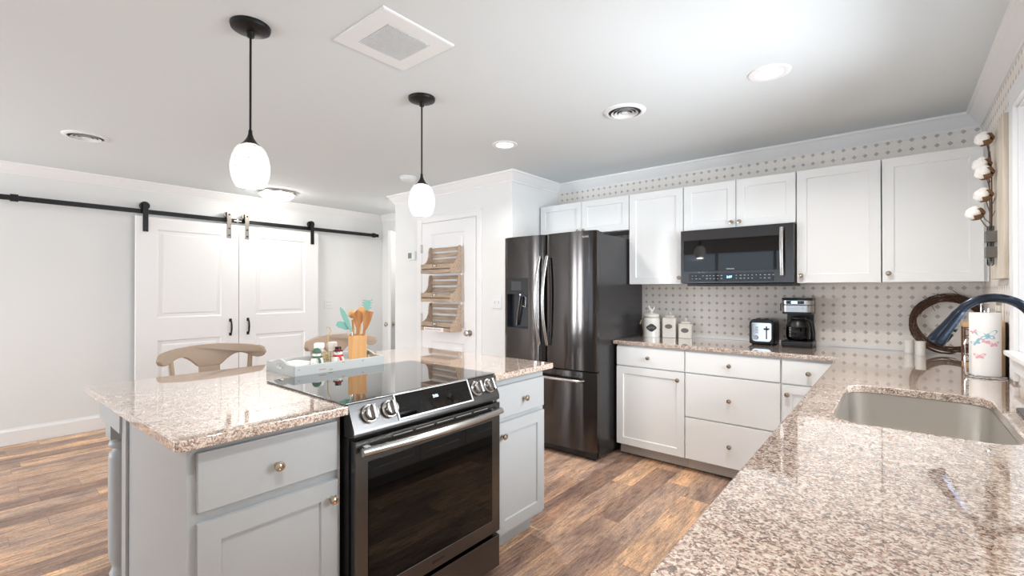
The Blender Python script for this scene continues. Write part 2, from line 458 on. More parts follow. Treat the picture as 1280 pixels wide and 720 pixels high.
# sink window: frame, sash, pane, casing
b = B(F_right(XR)); e = .045
b.box(WY0, WY1, -.08, -.03, WZ1 - e, WZ1).box(WY0, WY1, -.08, -.03, WZ0, WZ0 + e).box(WY0, WY0 + e, -.08, -.03, WZ0 + e, WZ1 - e).box(WY1 - e, WY1, -.08, -.03, WZ0 + e, WZ1 - e)
zm = (WZ0 + WZ1) / 2; b.box(WY0 + e, WY1 - e, -.08, -.03, zm - .02, zm + .02)
win = struct(b, 'window_1', 'trim')
struct(B(F_right(XR)).box(WY0 + e, WY1 - e, -.057, -.053, WZ0 + e, WZ1 - e), 'glass_pane', 'pane', win)
b = B(F_right(XR)); cw = .09
for a0, a1, z0, z1 in ((WY1, WY1 + cw, CT + .012, WZ1 + cw), (WY0 - cw, WY0, CT + .012, WZ1 + cw), (WY0, WY1, WZ1, WZ1 + cw), (WY0, WY1, WZ0 - .09, WZ0 - .02)):
    b.box(a0, a1, 0, .018, z0, z1, .004)
b.box(WY0 - .02, WY1 + .02, 0, .045, WZ0 - .02, WZ0, .004)
b.box(WY0, WY0 + .006, -.03, .002, WZ0, WZ1).box(WY1 - .006, WY1, -.03, .002, WZ0, WZ1).box(WY0, WY1, -.03, .002, WZ1 - .006, WZ1).box(WY0, WY1, -.03, .002, WZ0, WZ0 + .006)
struct(b, 'trim_window', 'trim', None, 40)

# crown moulding: profile swept on each wall
CROWN = [(0, -.09), (.008, -.09), (.012, -.078), (.022, -.07), (.028, -.058), (.052, -.03), (.058, -.018), (.068, -.014), (.072, 0), (0, 0)]
def crown(name, p0, p1, nrm, m0, m1):
    """p0->p1 along the wall, nrm into the room; m: mitre sign at the ends (+1 outer corner, -1 inner, 0 square)"""
    p0, p1, nrm = V(p0), V(p1), V(nrm); t = (p1 - p0).normalized(); b = B(); R = []
    for p, mi, sg in ((p0, m0, -1), (p1, m1, 1)):
        R.append([b.bm.verts.new(p + nrm * d + t * sg * mi * d + V((0, 0, CEIL + z))) for d, z in CROWN])
    n = len(CROWN)
    for i in range(n): b.bm.faces.new((R[0][i], R[0][(i + 1) % n], R[1][(i + 1) % n], R[1][i]))
    b.bm.faces.new(R[0]); b.bm.faces.new(R[1])
    struct(b, name, 'trim', None, 30)
crown('trim_crown_left', (XL, YF, 0), (XL, YB, 0), (1, 0, 0), -1, -1)
crown('trim_crown_hall', (XL, YB, 0), (PX0, YB, 0), (0, -1, 0), -1, -1)
crown('trim_crown_pantry', (PX0, PY, 0), (PX1, PY, 0), (0, -1, 0), 1, 1)
crown('trim_crown_pantry_side', (PX1, PY, 0), (PX1, YB, 0), (1, 0, 0), 1, -1)
crown('trim_crown_back', (PX1, YB, 0), (XR, YB, 0), (0, -1, 0), -1, -1)
crown('trim_crown_right', (XR, YB, 0), (XR, YF, 0), (-1, 0, 0), -1, -1)
# baseboards
def baseboard(name, T, u0, u1):
    b = B(T); b.box(u0, u1, 0, .015, 0, .112); b.prism([(0, .112), (.015, .112), (.011, .122), (.006, .126), (.004, .138), (0, .138)], lambda u, v, w_: (w_, u, v), u0, u1)
    struct(b, name, 'trim', None, 30)
baseboard('baseboard_left', F_left(XL), YF, YB)
baseboard('baseboard_hall', F_back(YB), XL + .016, HX0 - .09)
baseboard('baseboard_pantry', F_back(PY), PX0, -4.03)
struct(B().box(PX1 + .001, XR - .001, YB - .012, YB - .001, CT + .001, CT + .022), 'trim_backsplash', 'trim')

# ------------------------------------------------------------------ pantry door, hall door
RAISED = [(.008, 0), (.010, -.009), (.030, 0), (.016, .006)]
dx0, dx1, dz1 = -3.945, -3.140, 2.03
d1 = struct(B(F_back(PY + .004)).panel(dx0, dx1, .012, dz1, .022, [(dx0 + .145, dx1 - .145, .92, 1.915), (dx0 + .145, dx1 - .145, .22, .79)], RAISED), 'door_1', 'door', None, 20)
def door_knob(T, u, z, root, name='door_knob'):
    b = B(T)
    b.lathe([(.0, 0), (.031, 0), (.031, .006), (.012, .010), (.011, .030), (.020, .036), (.028, .046), (.029, .056), (.022, .066), (0, .070)], (u, 0, z), (0, 1, 0), 24)
    return b.out(name, 'nickel', root)
door_knob(F_back(PY - .018), -3.212, .895, d1)
for z in (1.76, 1.02, .25):
    B(F_back(PY)).box(dx0 - .006, dx0 + .010, .017, .026, z - .045, z + .045, .002).cyl((dx0 - .001, .026, z - .045), (dx0 - .001, .026, z + .045), .006).out('hinge', 'nickel', d1)
b = B(F_back(PY))
for a0, a1, z0, z1 in ((dx0 - .085, dx0 - .010, 0, dz1 + .065), (dx1 + .010, dx1 + .075, 0, dz1 + .065), (dx0 - .010, dx1 + .010, dz1 + .006, dz1 + .065)):
    b.box(a0, a1, 0, .016, z0, z1, .004)
b.box(dx0 - .085, dx1 + .075, .0, .022, dz1 + .055, dz1 + .072, .003)
struct(b, 'trim_pantry_door', 'trim', None, 40)
# hall door standing open
def hall_door():
    P0, P1 = V((-4.686, 3.30, 0)), V((-5.145, 3.955, 0)); L = (P1 - P0).length; t = (P1 - P0) / L; n = V((-t.y, t.x, 0)) 
    if n.x < 0: n = -n          # towards the kitchen
    T = lambda u, d, z: tuple(P0 + t * u + n * d + V((0, 0, z)))
    d = struct(B(T).panel(0, L, .012, 2.03, .035, [(.13, L - .13, .92, 1.91), (.13, L - .13, .22, .79)], RAISED), 'door_2', 'door', None, 20)
    T2 = lambda u, dd, z: tuple(P0 + t * u + n * (.035 + dd) + V((0, 0, z)))
    T3 = lambda u, dd, z: tuple(P0 + t * u + n * (-dd) + V((0, 0, z)))
    door_knob(T2, .07, .90, d); door_knob(T3, .07, .90, d)
    b = B(F_back(YB))
    b.box(HX0 - .08, HX0 - .012, 0, .016, 0, 2.12, .004).box(HX1 + .012, HX1 + .08, 0, .016, 0, 2.12, .004).box(HX0 - .012, HX1 + .012, 0, .016, 2.052, 2.12, .004)
    struct(b, 'trim_hall_door', 'trim', None, 40)
hall_door()

# ------------------------------------------------------------------ cabinets
SHAKER = [(.055, 0), (.004, -.009)]
def cab_knob(T, u, d, z, root, m='knob'):
    b = B(T)
    b.lathe([(0, d), (.008, d), (.007, d + .004), (.005, d + .010), (.006, d + .014), (.013, d + .019), (.0155, d + .023), (.0145, d + .028), (.009, d + .029), (.008, d + .027), (.004, d + .029), (0, d + .0295)], (u, 0, z), (0, 1, 0), 20)
    return b.out('knob', m, root)
def shaker_door(T, u0, u1, z0, z1, root, knob=None, m='cab', rail=.055, d0=0.0, name='door'):
    TT = lambda u, d, z: T(u, d + d0, z)
    o = B(TT).panel(u0, u1, z0, z1, .020, [(u0, u1, z0, z1)], [(rail, 0), (.004, -.008)]).out(name, m, root, 20)
    if knob: cab_knob(TT, knob[0], .020, knob[1], o)
    return o
def slab_drawer(T, u0, u1, z0, z1, root, knob=True, m='cab', d0=0.0):
    TT = lambda u, d, z: T(u, d + d0, z)
    b = B(TT); b.box(u0, u1, 0, .020, z0, z1, .003); o = b.out('drawer', m, root)
    if knob: cab_knob(TT, (u0 + u1) / 2, .020, (z0 + z1) / 2 + (0.002 if z1 - z0 < .2 else .0), o)
    return o
g = 'white wall cabinets on the papered back wall'
UY = 3.66; UT, UBm = 2.126, 1.366
TU = F_back(UY)
def upper(label, x0, x1, z0, doors, z1=UT):
    t = thing('wall_cabinet', label, 'cabinet', ((x0 + x1) / 2, (UY + YB) / 2, z0), g)
    B().box(x0 + .001, x1 - .001, UY, YB - .001, z0, z1, .0015).out('carcass', 'cab', t)
    for a, c, ku, kz in doors:
        shaker_door(TU, a, c, z0 + .002, z1 - .002, t, (ku, kz) if ku is not None else None)
    return t
upper('white two-door wall cabinet above the black refrigerator', -2.672, -1.742, 1.83, [(-2.669, -2.209, -2.238, 1.858), (-2.204, -1.745, -2.176, 1.858)])
upper('tall white single-door wall cabinet between refrigerator and microwave', -1.740, -1.284, UBm, [(-1.737, -1.287, -1.312, 1.415)])
upper('short white two-door wall cabinet above the microwave', -1.282, -.522, 1.778, [(-1.279, -.903, -.928, 1.815), (-.897, -.525, -.872, 1.815)])
upper('tall white wall cabinet immediately right of the microwave', -.520, -.070, UBm, [(-.517, -.073, -.490, 1.415)])
upper('tall white wall cabinet in the corner above the twig wreath', -.068, XR - .002, UBm, [(-.065, .374, -.036, 1.420)])

BF = 3.39     # carcass front of the back run
TBk = F_back(BF)
g = 'white base cabinets along the back wall'
def base(label, x0, x1, parts):
    t = thing('base_cabinet', label, 'cabinet', ((x0 + x1) / 2, (BF + YB) / 2, 0), g)
    B().box(x0 + .001, x1 - .001, BF, YB - .001, .098, CT - .032, .0015).out('carcass', 'cab', t)
    B().box(x0 + .001, x1 - .001, BF + .055, BF + .075, 0.012, .098).out('toe_kick', 'kick', t)
    for p in parts:
        if p[0] == 'door': shaker_door(TBk, p[1], p[2], p[3], p[4], t, p[5])
        else: slab_drawer(TBk, p[1], p[2], p[3], p[4], t)
    return t
base('white base cabinet with one drawer over a door, beside the refrigerator', -1.722, -1.180, [('drawer', -1.719, -1.184, .724, .872), ('door', -1.719, -1.184, .102, .716, (-1.226, .660))])
base('white base cabinet with three plain drawers, centre of back run', -1.180, -.568, [('drawer', -1.176, -.573, .724, .872), ('drawer', -1.176, -.573, .406, .716), ('drawer', -1.176, -.573, .102, .398)])
base('white corner base cabinet with drawer over door, partly behind sink counter', -.568, -.252, [('drawer', -.564, -.270, .724, .872), ('door', -.564, -.270, .102, .716, (-.532, .656))])
# right-hand run under the sink counter, facing the island
RF = -.215; TR = F_right(RF)
def base_r(label, y0, y1, parts):
    t = thing('base_cabinet', label, 'cabinet', ((RF + XR) / 2, (y0 + y1) / 2, 0), 'white base cabinets under the sink counter')
    B().box(RF, RF + .018, y0 + .001, y1 - .001, .098, CT - .032).box(RF + .018, XR - .001, y0 + .001, y0 + .019, .098, CT - .032).box(RF + .018, XR - .001, y1 - .019, y1 - .001, .098, CT - .032).box(RF + .018, XR - .001, y0 + .019, y1 - .019, .098, .116).out('carcass', 'cab', t)
    B().box(RF + .055, RF + .075, y0 + .001, y1 - .001, .0, .098).out('toe_kick', 'kick', t)
    for p in parts:
        if p[0] == 'door': shaker_door(TR, p[1], p[2], p[3], p[4], t, p[5])
        else: slab_drawer(TR, p[1], p[2], p[3], p[4], t)
base_r('white two-door sink cabinet under the steel sink', 1.66, 2.56, [('drawer', 1.664, 2.556, .724, .872), ('door', 1.664, 2.108, .102, .716, (2.08, .66)), ('door', 2.112, 2.556, .102, .716, (2.14, .66))])
base_r('white three-drawer cabinet under near end of sink counter', .90, 1.66, [('drawer', .904, 1.656, .724, .872), ('drawer', .904, 1.656, .406, .716), ('drawer', .904, 1.656, .102, .398)])
base_r('white drawer-over-door cabinet between sink cabinet and corner', 2.56, 3.36, [('drawer', 2.564, 3.355, .724, .872), ('door', 2.564, 3.355, .102, .716, (2.61, .66))])
base_r('white drawer cabinet under the counter below the camera', -.9, .90, [('drawer', -.896, .896, .724, .872), ('drawer', -.896, .896, .102, .716)])

def rrect(x0, x1, y0, y1, r, n=8):
    rs = r if isinstance(r, (list, tuple)) else [r] * 4; P = []
    for (cx, cy, a0), q in zip(((x1, y1, 0), (x0, y1, 90), (x0, y0, 180), (x1, y0, 270)), rs):
        sx = -1 if cx == x1 else 1; sy = -1 if cy == y1 else 1
        ox, oy = cx + sx * q, cy + sy * q
        for k in range(n + 1):
            a = math.radians(a0 + 90 * k / n); P.append((ox + q * math.cos(a), oy + q * math.sin(a)))
    return P
FZ = lambda u, v, w_: (u, v, w_)
SX0, SX1, SY0, SY1 = -.158, .262, 1.735, 2.445
hole = rrect(SX0, SX1, SY0, SY1, .085)
CE, CR = 3.355, -.270
b = B().prism([(-1.742, CE), (CR, CE), (CR, -.92), (XR - .002, -.92), (XR - .002, YB - .002), (-1.742, YB - .002)], FZ, CT - .030, CT, .004, 2, [hole])
o = tag(b.out('granite_countertop', 'granite', None, 30), 'L-shaped speckled pink granite countertop with cut-out around the sink', 'countertop'); rebase(o, (.05, 1.5, CT - .03))

# sink
t = thing('kitchen_sink', 'stainless steel undermount sink set in the granite counter', 'sink', ((SX0 + SX1) / 2, (SY0 + SY1) / 2, CT - .25))
b = B(); loops = []
for off, z, r in ((-.022, CT - .0305, .10), (.0, CT - .0305, .085), (.0, CT - .045, .085), (.010, CT - .215, .080), (.030, CT - .235, .065), (.06, CT - .240, .05)):
    loops.append([b.bm.verts.new((x, y, z)) for x, y in rrect(SX0 + off, SX1 - off, SY0 + off, SY1 - off, r)])
for A, C in zip(loops, loops[1:]):
    for i in range(len(A)): b.bm.faces.new((A[i], A[(i + 1) % len(A)], C[(i + 1) % len(A)], C[i]))
b.bm.faces.new(loops[-1]); b.out('basin', 'sinksteel', t, 50)
B().lathe([(.045, 0), (.043, .004), (.034, .002), (.02, .0015), (0, .0015)], ((SX0 + SX1) / 2, (SY0 + SY1) / 2, CT - .2398)).out('drain', 'chrome', t)

# faucet
FXB, FYB = .335, 2.15
t = thing('kitchen_faucet', 'dark gunmetal gooseneck pull-down faucet behind the sink', 'faucet', (FXB, FYB, CT))
B().prism(rrect(FXB - .030, FXB + .030, FYB - .13, FYB + .13, .0299), FZ, CT, CT + .008, .002).out('deck_plate', 'faucet', t)
pts = [(FXB, FYB, CT + .008), (FXB, FYB, CT + .1), (FXB, FYB, 1.12), (FXB, FYB, 1.17)]
cx, cz, R_ = .244, 1.203, .091
for k in range(0, 16):
    a = math.radians(150 * k / 15); pts.append((cx + R_ * math.cos(a), FYB, cz + R_ * math.sin(a)))
b = B().tube(pts, .0138, 20); b.lathe([(.026, 0), (.026, .006), (.022, .02), (.0215, .05), (.018, .058)], (FXB, FYB, CT + .008)); b.out('spout', 'faucet', t)
ex, ez = cx + R_ * math.cos(math.radians(150)), cz + R_ * math.sin(math.radians(150)); dn = V((-.5, 0, -.866))
p = V((ex, FYB, ez))
hd = B().lathe([(.0146, -.002), (.0150, .004), (.0168, .014), (.0172, .03), (.0200, .065), (.0248, .100), (.0265, .122), (.0250, .128), (.020, .128), (0, .126)], p, dn, 24).out('spray_head', 'faucet', t)
side = V((.866, 0, -.5))
for s0, rr in ((.062, .0065),):
    B().cyl(p + dn * s0 + side * .017, p + dn * s0 + side * .0255, rr).out('button', 'rubber', hd)
q = p + dn * .093 + side * .0225
B(lambda u, v, w_: tuple(q + dn * u + V((0, 1, 0)) * v + side * w_)).box(-.016, .016, -.006, .006, -.002, .004, .002).out('spray_toggle', 'rubber', hd)
b = B().tube([(FXB, FYB - .024, CT + .055), (FXB, FYB - .045, CT + .06)], .011); b.tube([(FXB, FYB - .044, CT + .06), (FXB - .01, FYB - .06, CT + .085), (FXB - .015, FYB - .07, CT + .12)], [.008, .006, .005]); b.out('lever', 'faucet', t)

# ------------------------------------------------------------------ island
IF = -1.50; TI = F_left(IF); RY0, RY1 = .862, 1.622
def isl_cab(label, y0, y1, dr, do, kd, kdo, side):
    t = thing('island_cabinet', label, 'cabinet', (IF - .35, (y0 + y1) / 2, 0), 'grey island cabinets')
    xb = IF - .72
    B().box(xb, IF, y0, y1, .10, CT - .031, .002).out('carcass', 'grey', t)
    B().box(xb, IF - .07, y0 + .02, y1 - .02, 0, .10, .003).out('toe_kick', 'grey', t)
    slab = B(TI).box(dr[0], dr[1], 0, .020, dr[2], dr[3], .004).out('drawer', 'grey', t); cab_knob(TI, kd[0], .020, kd[1], slab)
    shaker_door(TI, do[0], do[1], do[2], do[3], t, kdo, 'grey', .058)
    # end panel with frame towards the open side, apron and turned post under the overhang
    sg = -1 if side == 'near' else 1; ye = y0 if side == 'near' else y1
    T = lambda u, d, z: (u, ye + sg * d, z)
    B(T).box(xb - .004, xb + .058, 0, .010, .0, CT - .031, .002).out('stile', 'grey', t)
    B().box(-2.585, xb, ye - (.018 if sg < 0 else -.0), ye + (.0 if sg < 0 else .018), CT - .135, CT - .031, .002).out('apron', 'grey', t)
    px, py = -2.50, ye + (-.013 if sg < 0 else -.077)
    b = B(); pz = CT - .031
    b.box(px, px + .09, py, py + .09, pz - .17, pz - .0005, .003); b.box(px, px + .09, py, py + .09, 0, .14, .003)
    cxp, cyp = px + .045, py + .045; z1 = pz - .17
    b.lathe([(.030, .14), (.034, .15), (.040, .165), (.032, .185), (.030, .20), (.040, .225), (.043, .25), (.044, .42), (.044, z1 - .080), (.041, z1 - .062), (.030, z1 - .052), (.028, z1 - .044), (.040, z1 - .037), (.044, z1 - .026), (.040, z1 - .014), (.033, z1 - .008), (.032, z1)], (cxp, cyp, 0), (0, 0, 1), 32)
    b.out('turned_leg', 'grey', t)
    return t
isl_cab('grey island cabinet with drawer over door at the near end', .402, .858, (.424, .838, .700, .868), (.424, .838, .130, .668), (.634, .777), (.814, .610), 'near')
isl_cab('grey island cabinet with drawer over door, at far end beyond the range', 1.628, 2.065, (1.664, 2.050, .690, .850), (1.664, 2.050, .125, .668), (1.872, .765), (1.698, .607), 'far')
tb = B().box(-2.22, -2.20, .86, 1.626, 0, CT - .032).out('island_back_panel', 'grey'); tag(tb, 'grey back panel of the island behind the range', 'panel'); rebase(tb, (-2.21, 1.24, 0))
CK0, CK1 = -2.105, -1.452      # cooktop cut-out in x
NR = []
for k in range(7):
    a = math.radians(270 + 90 * k / 6); NR.append((-1.452 - .03 + .03 * math.cos(a), .366 + .03 + .03 * math.sin(a)))
poly = [(-2.61, .338)] + NR + [(-1.452, RY0 - .001), (CK0, RY0 - .001), (CK0, RY1 + .001), (-1.452, RY1 + .001), (-1.452, 2.095), (-2.61, 2.095)]
o = B().prism(poly, FZ, CT - .030, CT, .004, 2).out('island_countertop', 'granite', None, 30)
tag(o, 'speckled pink granite island top notched around the cooktop', 'countertop'); rebase(o, (-2.3, 1.2, CT - .03))

# range
t = thing('kitchen_range', 'black stainless slide-in electric range set in the island', 'range', (-1.78, (RY0 + RY1) / 2, 0))
B().box(-2.10, -1.462, RY0 + .006, RY1 - .006, .03, CT - .004, .003).out('body', 'rubber', t)
B().box(-2.098, -1.462, RY0 - .006, RY1 + .006, CT + .0008, CT + .007, .002).out('cooktop', 'cooktop', t)
b = B()
for (x, y, r) in ((-1.62, 1.05, .115), (-1.62, 1.43, .09), (-1.93, 1.05, .08), (-1.93, 1.43, .115)):
    pass
# sloped control panel
PT, PB = V((-1.470, 0, CT + .008)), V((-1.418, 0, .815))
b = B().prism([(-1.50, CT + .0015), (-1.474, CT + .008), (-1.468, CT + .007), (-1.424, .832), (-1.424, .812), (-1.462, .806), (-1.50, .806)], lambda u, v, w_: (u, w_, v), RY0 + .004, RY1 - .004, .002)
cp = b.out('control_panel', 'blk_steel2', t, 25)
A0, A1 = V((-1.468, 0, CT + .007)), V((-1.424, 0, .832)); dv = (A1 - A0).normalized(); nv = V((-dv.z, 0, dv.x)); 
if nv.x < 0: nv = -nv
LP = (A1 - A0).length
TP = lambda u, d, s_: tuple(A0 + dv * s_ + nv * d + V((0, u, 0)))      # u along the range, s down the slope
for y in (.938, 1.022, 1.482, 1.562):
    k = B(TP).lathe([(.031, 0), (.033, .003), (.033, .010), (.030, .013), (.027, .013)], (y, 0, LP * .52), (0, 1, 0), 32).out('knob', 'steel', t)
    b = B(TP); b.lathe([(.027, .012), (.026, .028), (.022, .033), (0, .034)], (y, 0, LP * .52), (0, 1, 0), 32, False)
    b.box(y - .008, y + .008, .030, .048, LP * .52 - .026, LP * .52 + .026, .004); b.out('grip', 'steel', k)
dp = B(TP).box(1.058, 1.440, .0002, .0022, .006, LP - .006, .001).out('display', 'glass_blk', t)
b = B(TP); u0, u1, s0, s1, w_ = 1.052, 1.446, .001, LP - .001, .0065
b.box(u0, u1, .0, .0042, s0, s0 + w_, .001).box(u0, u1, 0, .0042, s1 - w_, s1, .001).box(u0, u0 + w_, 0, .0042, s0 + w_, s1 - w_, .001).box(u1 - w_, u1, 0, .0042, s0 + w_, s1 - w_, .001)
b.out('display_frame', 'satin', dp)
text('display_digits', '2:06', .017, TP(1.249, .0026, LP * .42), (0, 1, 0), -dv, 'ledtext', dp)
# oven door
TO = F_left(-1.450)
od = B(TO).panel(RY0 + .008, RY1 - .008, .205, .798, .030, [(.918, 1.566, .262, .722)], [(.002, -.002)]).out('oven_door', 'blk_steel2', t, 20)
B(TO).box(.921, 1.563, .0285, .0300, .265, .719).out('window', 'ovenwin', od)
for a in range(5):
    y = 1.02 + .105 * a
    B(TO).box(y, y + .095, .0290, .0304, .779, .791).out('vent_slot', 'dark', od)
    B(TO).box(y + .004, y + .091, .0304, .0314, .7835, .7860).out('vent_bar', 'satin', od)
hp = [(RY0 + .02, .034, .757), (RY0 + .03, .055, .760), (1.0, .072, .764), (1.242, .080, .766), (1.48, .072, .764), (RY1 - .03, .055, .760), (RY1 - .02, .034, .757)]
hp = [(.872 + .01, .052, .764)] + [(.884 + (1.600 - .884) * k / 12, .052 + .026 * math.sin(PI * k / 12), .764) for k in range(13)] + [(1.602, .052, .764)]
hb = B(TO).tube(hp, .0145, 16)
for y in (.915, 1.569): hb.box(y - .012, y + .012, .028, .058, .754, .774, .003)
hb.out('handle', 'steel', od)
text('lettering', 'SAMSUNG', .014, (-1.4195, 1.242, .232), (0, 1, 0), (0, 0, 1), 'blk_steel', od)
dwr = B(TO).box(RY0 + .008, RY1 - .008, 0, .030, .040, .186, .004).out('storage_drawer', 'blk_steel2', t)
for x in (-2.04, -1.52):
    for y in (RY0 + .06, RY1 - .06): B().cyl((x, y, 0), (x, y, .032), .02).out('levelling_foot', 'rubber', t)

# ------------------------------------------------------------------ refrigerator
fx0, fx1, fd, fb = -2.668, -1.748, 3.075, 3.145
t = thing('refrigerator', 'black stainless french-door refrigerator with ice and water dispenser', 'refrigerator', ((fx0 + fx1) / 2, 3.5, 0))
B().box(fx0 + .004, fx1 - .004, fb, YB - .05, .035, 1.755, .004).out('body', 'fridge_side', t)
def bowed(x0, x1, z0, z1, cut=None, bow=.020):
    """door slab, front gently convex across its width"""
    b = B(); n = 14; xs = [x0 + (x1 - x0) * k / n for k in range(n + 1)]
    def yf(x):
        u = (x - x0) / (x1 - x0) * 2 - 1
        e_ = max(0, abs(u) - .93) / .07
        return fd + bow * u * u + .012 * e_ * e_
    if cut: xs = sorted(set(xs) | {cut[0], cut[1]}); 
    zs = [z0, z1] if not cut else [z0, cut[2], cut[3], z1]
    g = {(x, z): b.bm.verts.new((x, yf(x), z)) for x in xs for z in zs}
    h = {(x, z): b.bm.verts.new((x, fb - .006, z)) for x in xs for z in (z0, z1)}
    for a, c in zip(xs, xs[1:]):
        for p_, q_ in zip(zs, zs[1:]):
            if cut and a >= cut[0] - 1e-6 and c <= cut[1] + 1e-6 and p_ == cut[2]: continue
            b.bm.faces.new((g[a, p_], g[c, p_], g[c, q_], g[a, q_]))
        b.bm.faces.new((h[a, z0], h[a, z1], h[c, z1], h[c, z0]))
        b.bm.faces.new((g[a, z0], h[a, z0], h[c, z0], g[c, z0])); b.bm.faces.new((g[a, z1], g[c, z1], h[c, z1], h[a, z1]))
    for x in (x0, x1):
        b.bm.faces.new([g[x, z] for z in zs] + [h[x, z1], h[x, z0]])
    return b, yf
xm = -2.222
CUT = (-2.625, -2.385, .985, 1.418)
b, yf = bowed(fx0, xm - .004, .695, 1.775, CUT)
dl = b.out('door', 'blk_steel', t, 30)
b, yr = bowed(xm + .004, fx1, .695, 1.775); dr_ = b.out('door', 'blk_steel', t, 30)
b, yz = bowed(fx0, fx1, .075, .682, None, .022); fz = b.out('freezer_drawer', 'blk_steel', t, 30)
# dispenser
a0, a1, c0, c1 = CUT; yq = yf((a0 + a1) / 2) + .001; zc = 1.282
b = B(); 
b.box(a0 + .001, a1 - .001, yq + .052, yq + .056, c0 + .001, zc); b.box(a0 + .0005, a0 + .004, yq + .001, yq + .052, c0 + .001, zc); b.box(a1 - .004, a1 - .0005, yq + .001, yq + .052, c0 + .001, zc); b.box(a0 + .004, a1 - .004, yq + .001, yq + .052, c0 + .0005, c0 + .010)
dc = b.out('dispenser_cavity', 'dispblue', dl)
pn = B().box(a0 + .0005, a1 - .0005, yq - .001, yq + .050, zc, c1 - .0005, .001).out('dispenser_panel', 'glass_blk', dl)
B().box(a0 + .055, a1 - .075, yq - .0022, yq - .0012, 1.315, 1.392).out('touch_screen', 'slate', pn)
B().sphere((a0 + .135, yq + .02, zc - .004), .006).out('indicator_light', 'led', pn)
B().tube([(a0 + .135, yq + .028, zc - .02), (a0 + .125, yq + .024, zc - .09), (a0 + .10, yq + .03, zc - .2), (a0 + .09, yq + .036, zc - .27)], [.016, .013, .014, .016], 12, flat=.5).out('ice_paddle', 'steel', dc)
B().tube([(a0 + .155, yq + .03, zc - .10), (a0 + .20, yq + .016, zc - .11), (a0 + .205, yq + .016, zc - .03), (a0 + .175, yq + .03, zc - .015)], .007).out('water_lever', 'steel', dc)
def bow_handle(x, zt, zb_, yb, root, sx):
    pts = []
    for k in range(15):
        s_ = k / 14; z = zt + (zb_ - zt) * s_; off = .062 * math.sin(PI * (0.12 + .76 * s_))
        pts.append((x + sx * .018 * math.sin(PI * s_), yb - off - .004, z))
    b = B().tube(pts, .0145, 14, flat=.6, up=(0, 1, 0))
    b.cyl((x, yb + .012, zt - .014), pts[0], .010); b.cyl((x, yb + .012, zb_ + .014), pts[-1], .010)
    return b.out('handle', 'steel', root)
bow_handle(xm - .038, 1.592, .872, yf(xm - .038) , dl, -1); bow_handle(xm + .038, 1.592, .872, yr(xm + .038), dr_, -1)
pts = [(fx0 + .11, yz(fx0 + .11), .614), (fx0 + .12, yz(fx0 + .11) - .034, .616)] + [(fx0 + .13 + (fx1 - .13 - fx0 - .13) * k / 10, fd - .040 - .012 * math.sin(PI * k / 10), .618) for k in range(11)] + [(fx1 - .12, yz(fx1 - .11) - .034, .616), (fx1 - .11, yz(fx1 - .11), .614)]
B().tube(pts, .013, 14).out('handle', 'steel', fz)
text('lettering', 'SAMSUNG', .018, (fx1 - .10, fd - .0005 + .006, 1.728), (1, 0, 0), (0, 0, 1), 'sticker', dr_)
for x in (fx0 + .03, fx1 - .03): B().box(x - .022, x + .022, fb - .004, fb + .06, 1.756, 1.772, .004).out('hinge_cover', 'rubber', t)
B().box(fx0 + .01, fx1 - .01, fb - .02, fb + .02, .018, .072, .003).out('kick_grille', 'rubber', t)
for x in (fx0 + .06, fx1 - .06):
    for y in (fb + .05, YB - .12): B().cyl((x, y, 0), (x, y, .036), .022).out('levelling_foot', 'rubber', t)

# ------------------------------------------------------------------ microwave
mx0, mx1, my, mz0, mz1 = -1.279, -.525, 3.60, 1.366, 1.772
t = thing('microwave', 'black stainless over-range microwave mounted under wall cabinet', 'microwave', ((mx0 + mx1) / 2, 3.8, mz0))
B().box(mx0, mx1, my, YB - .001, mz0, mz1, .003).out('body', 'rubber', t)
TM = F_back(my)
md = B(TM).panel(mx0 + .001, mx1 - .001, mz0 + .004, mz1 - .002, .028, [(mx0 + .022, mx1 - .060, 1.458, 1.694)], [(.002, -.002)]).out('door', 'blk_steel', t, 20)
B(TM).box(mx0 + .025, mx1 - .063, .0262, .0282, 1.461, 1.691).out('window', 'glass_blk', md)
cpn = B(TM).box(mx0 + .062, mx1 - .118, .0278, .0296, 1.383, 1.442, .0008).out('control_panel', 'glass_blk', t)
for row, z in enumerate((1.424, 1.402)):
    for k in range(22):
        if 9 <= k <= 11: continue
        x = mx0 + .085 + k * .0258
        if random.random() < .12: continue
        B(TM).box(x, x + random.choice((.007, .010, .013)), .0296, .0299, z - .002, z + .0025).out('key_mark', 'print', cpn, 0)
text('display_digits', '2:07', .022, (mx0 + .085 + 10.3 * .0258, my - .0299, 1.413), (1, 0, 0), (0, 0, 1), 'led', cpn)
text('lettering', 'SAMSUNG', .012, ((mx0 + mx1) / 2 - .02, my - .0283, 1.472), (1, 0, 0), (0, 0, 1), 'sticker', md)
xh = -.592
pts = [(xh, my - .062 - .014 * math.sin(PI * k / 12), 1.418 + (1.742 - 1.418) * k / 12) for k in range(13)]
b = B().tube(pts, .0125, 14, flat=.75, up=(0, 1, 0)); b.box(xh - .010, xh + .010, my - .064, my - .026, 1.424, 1.440, .003).box(xh - .010, xh + .010, my - .064, my - .026, 1.722, 1.738, .003); b.out('handle', 'steel', md)
B().box(mx0 + .045, mx1 - .012, my - .018, YB - .05, mz0 - .018, mz0 - .001, .003).out('vent_grille', 'rubber', t)

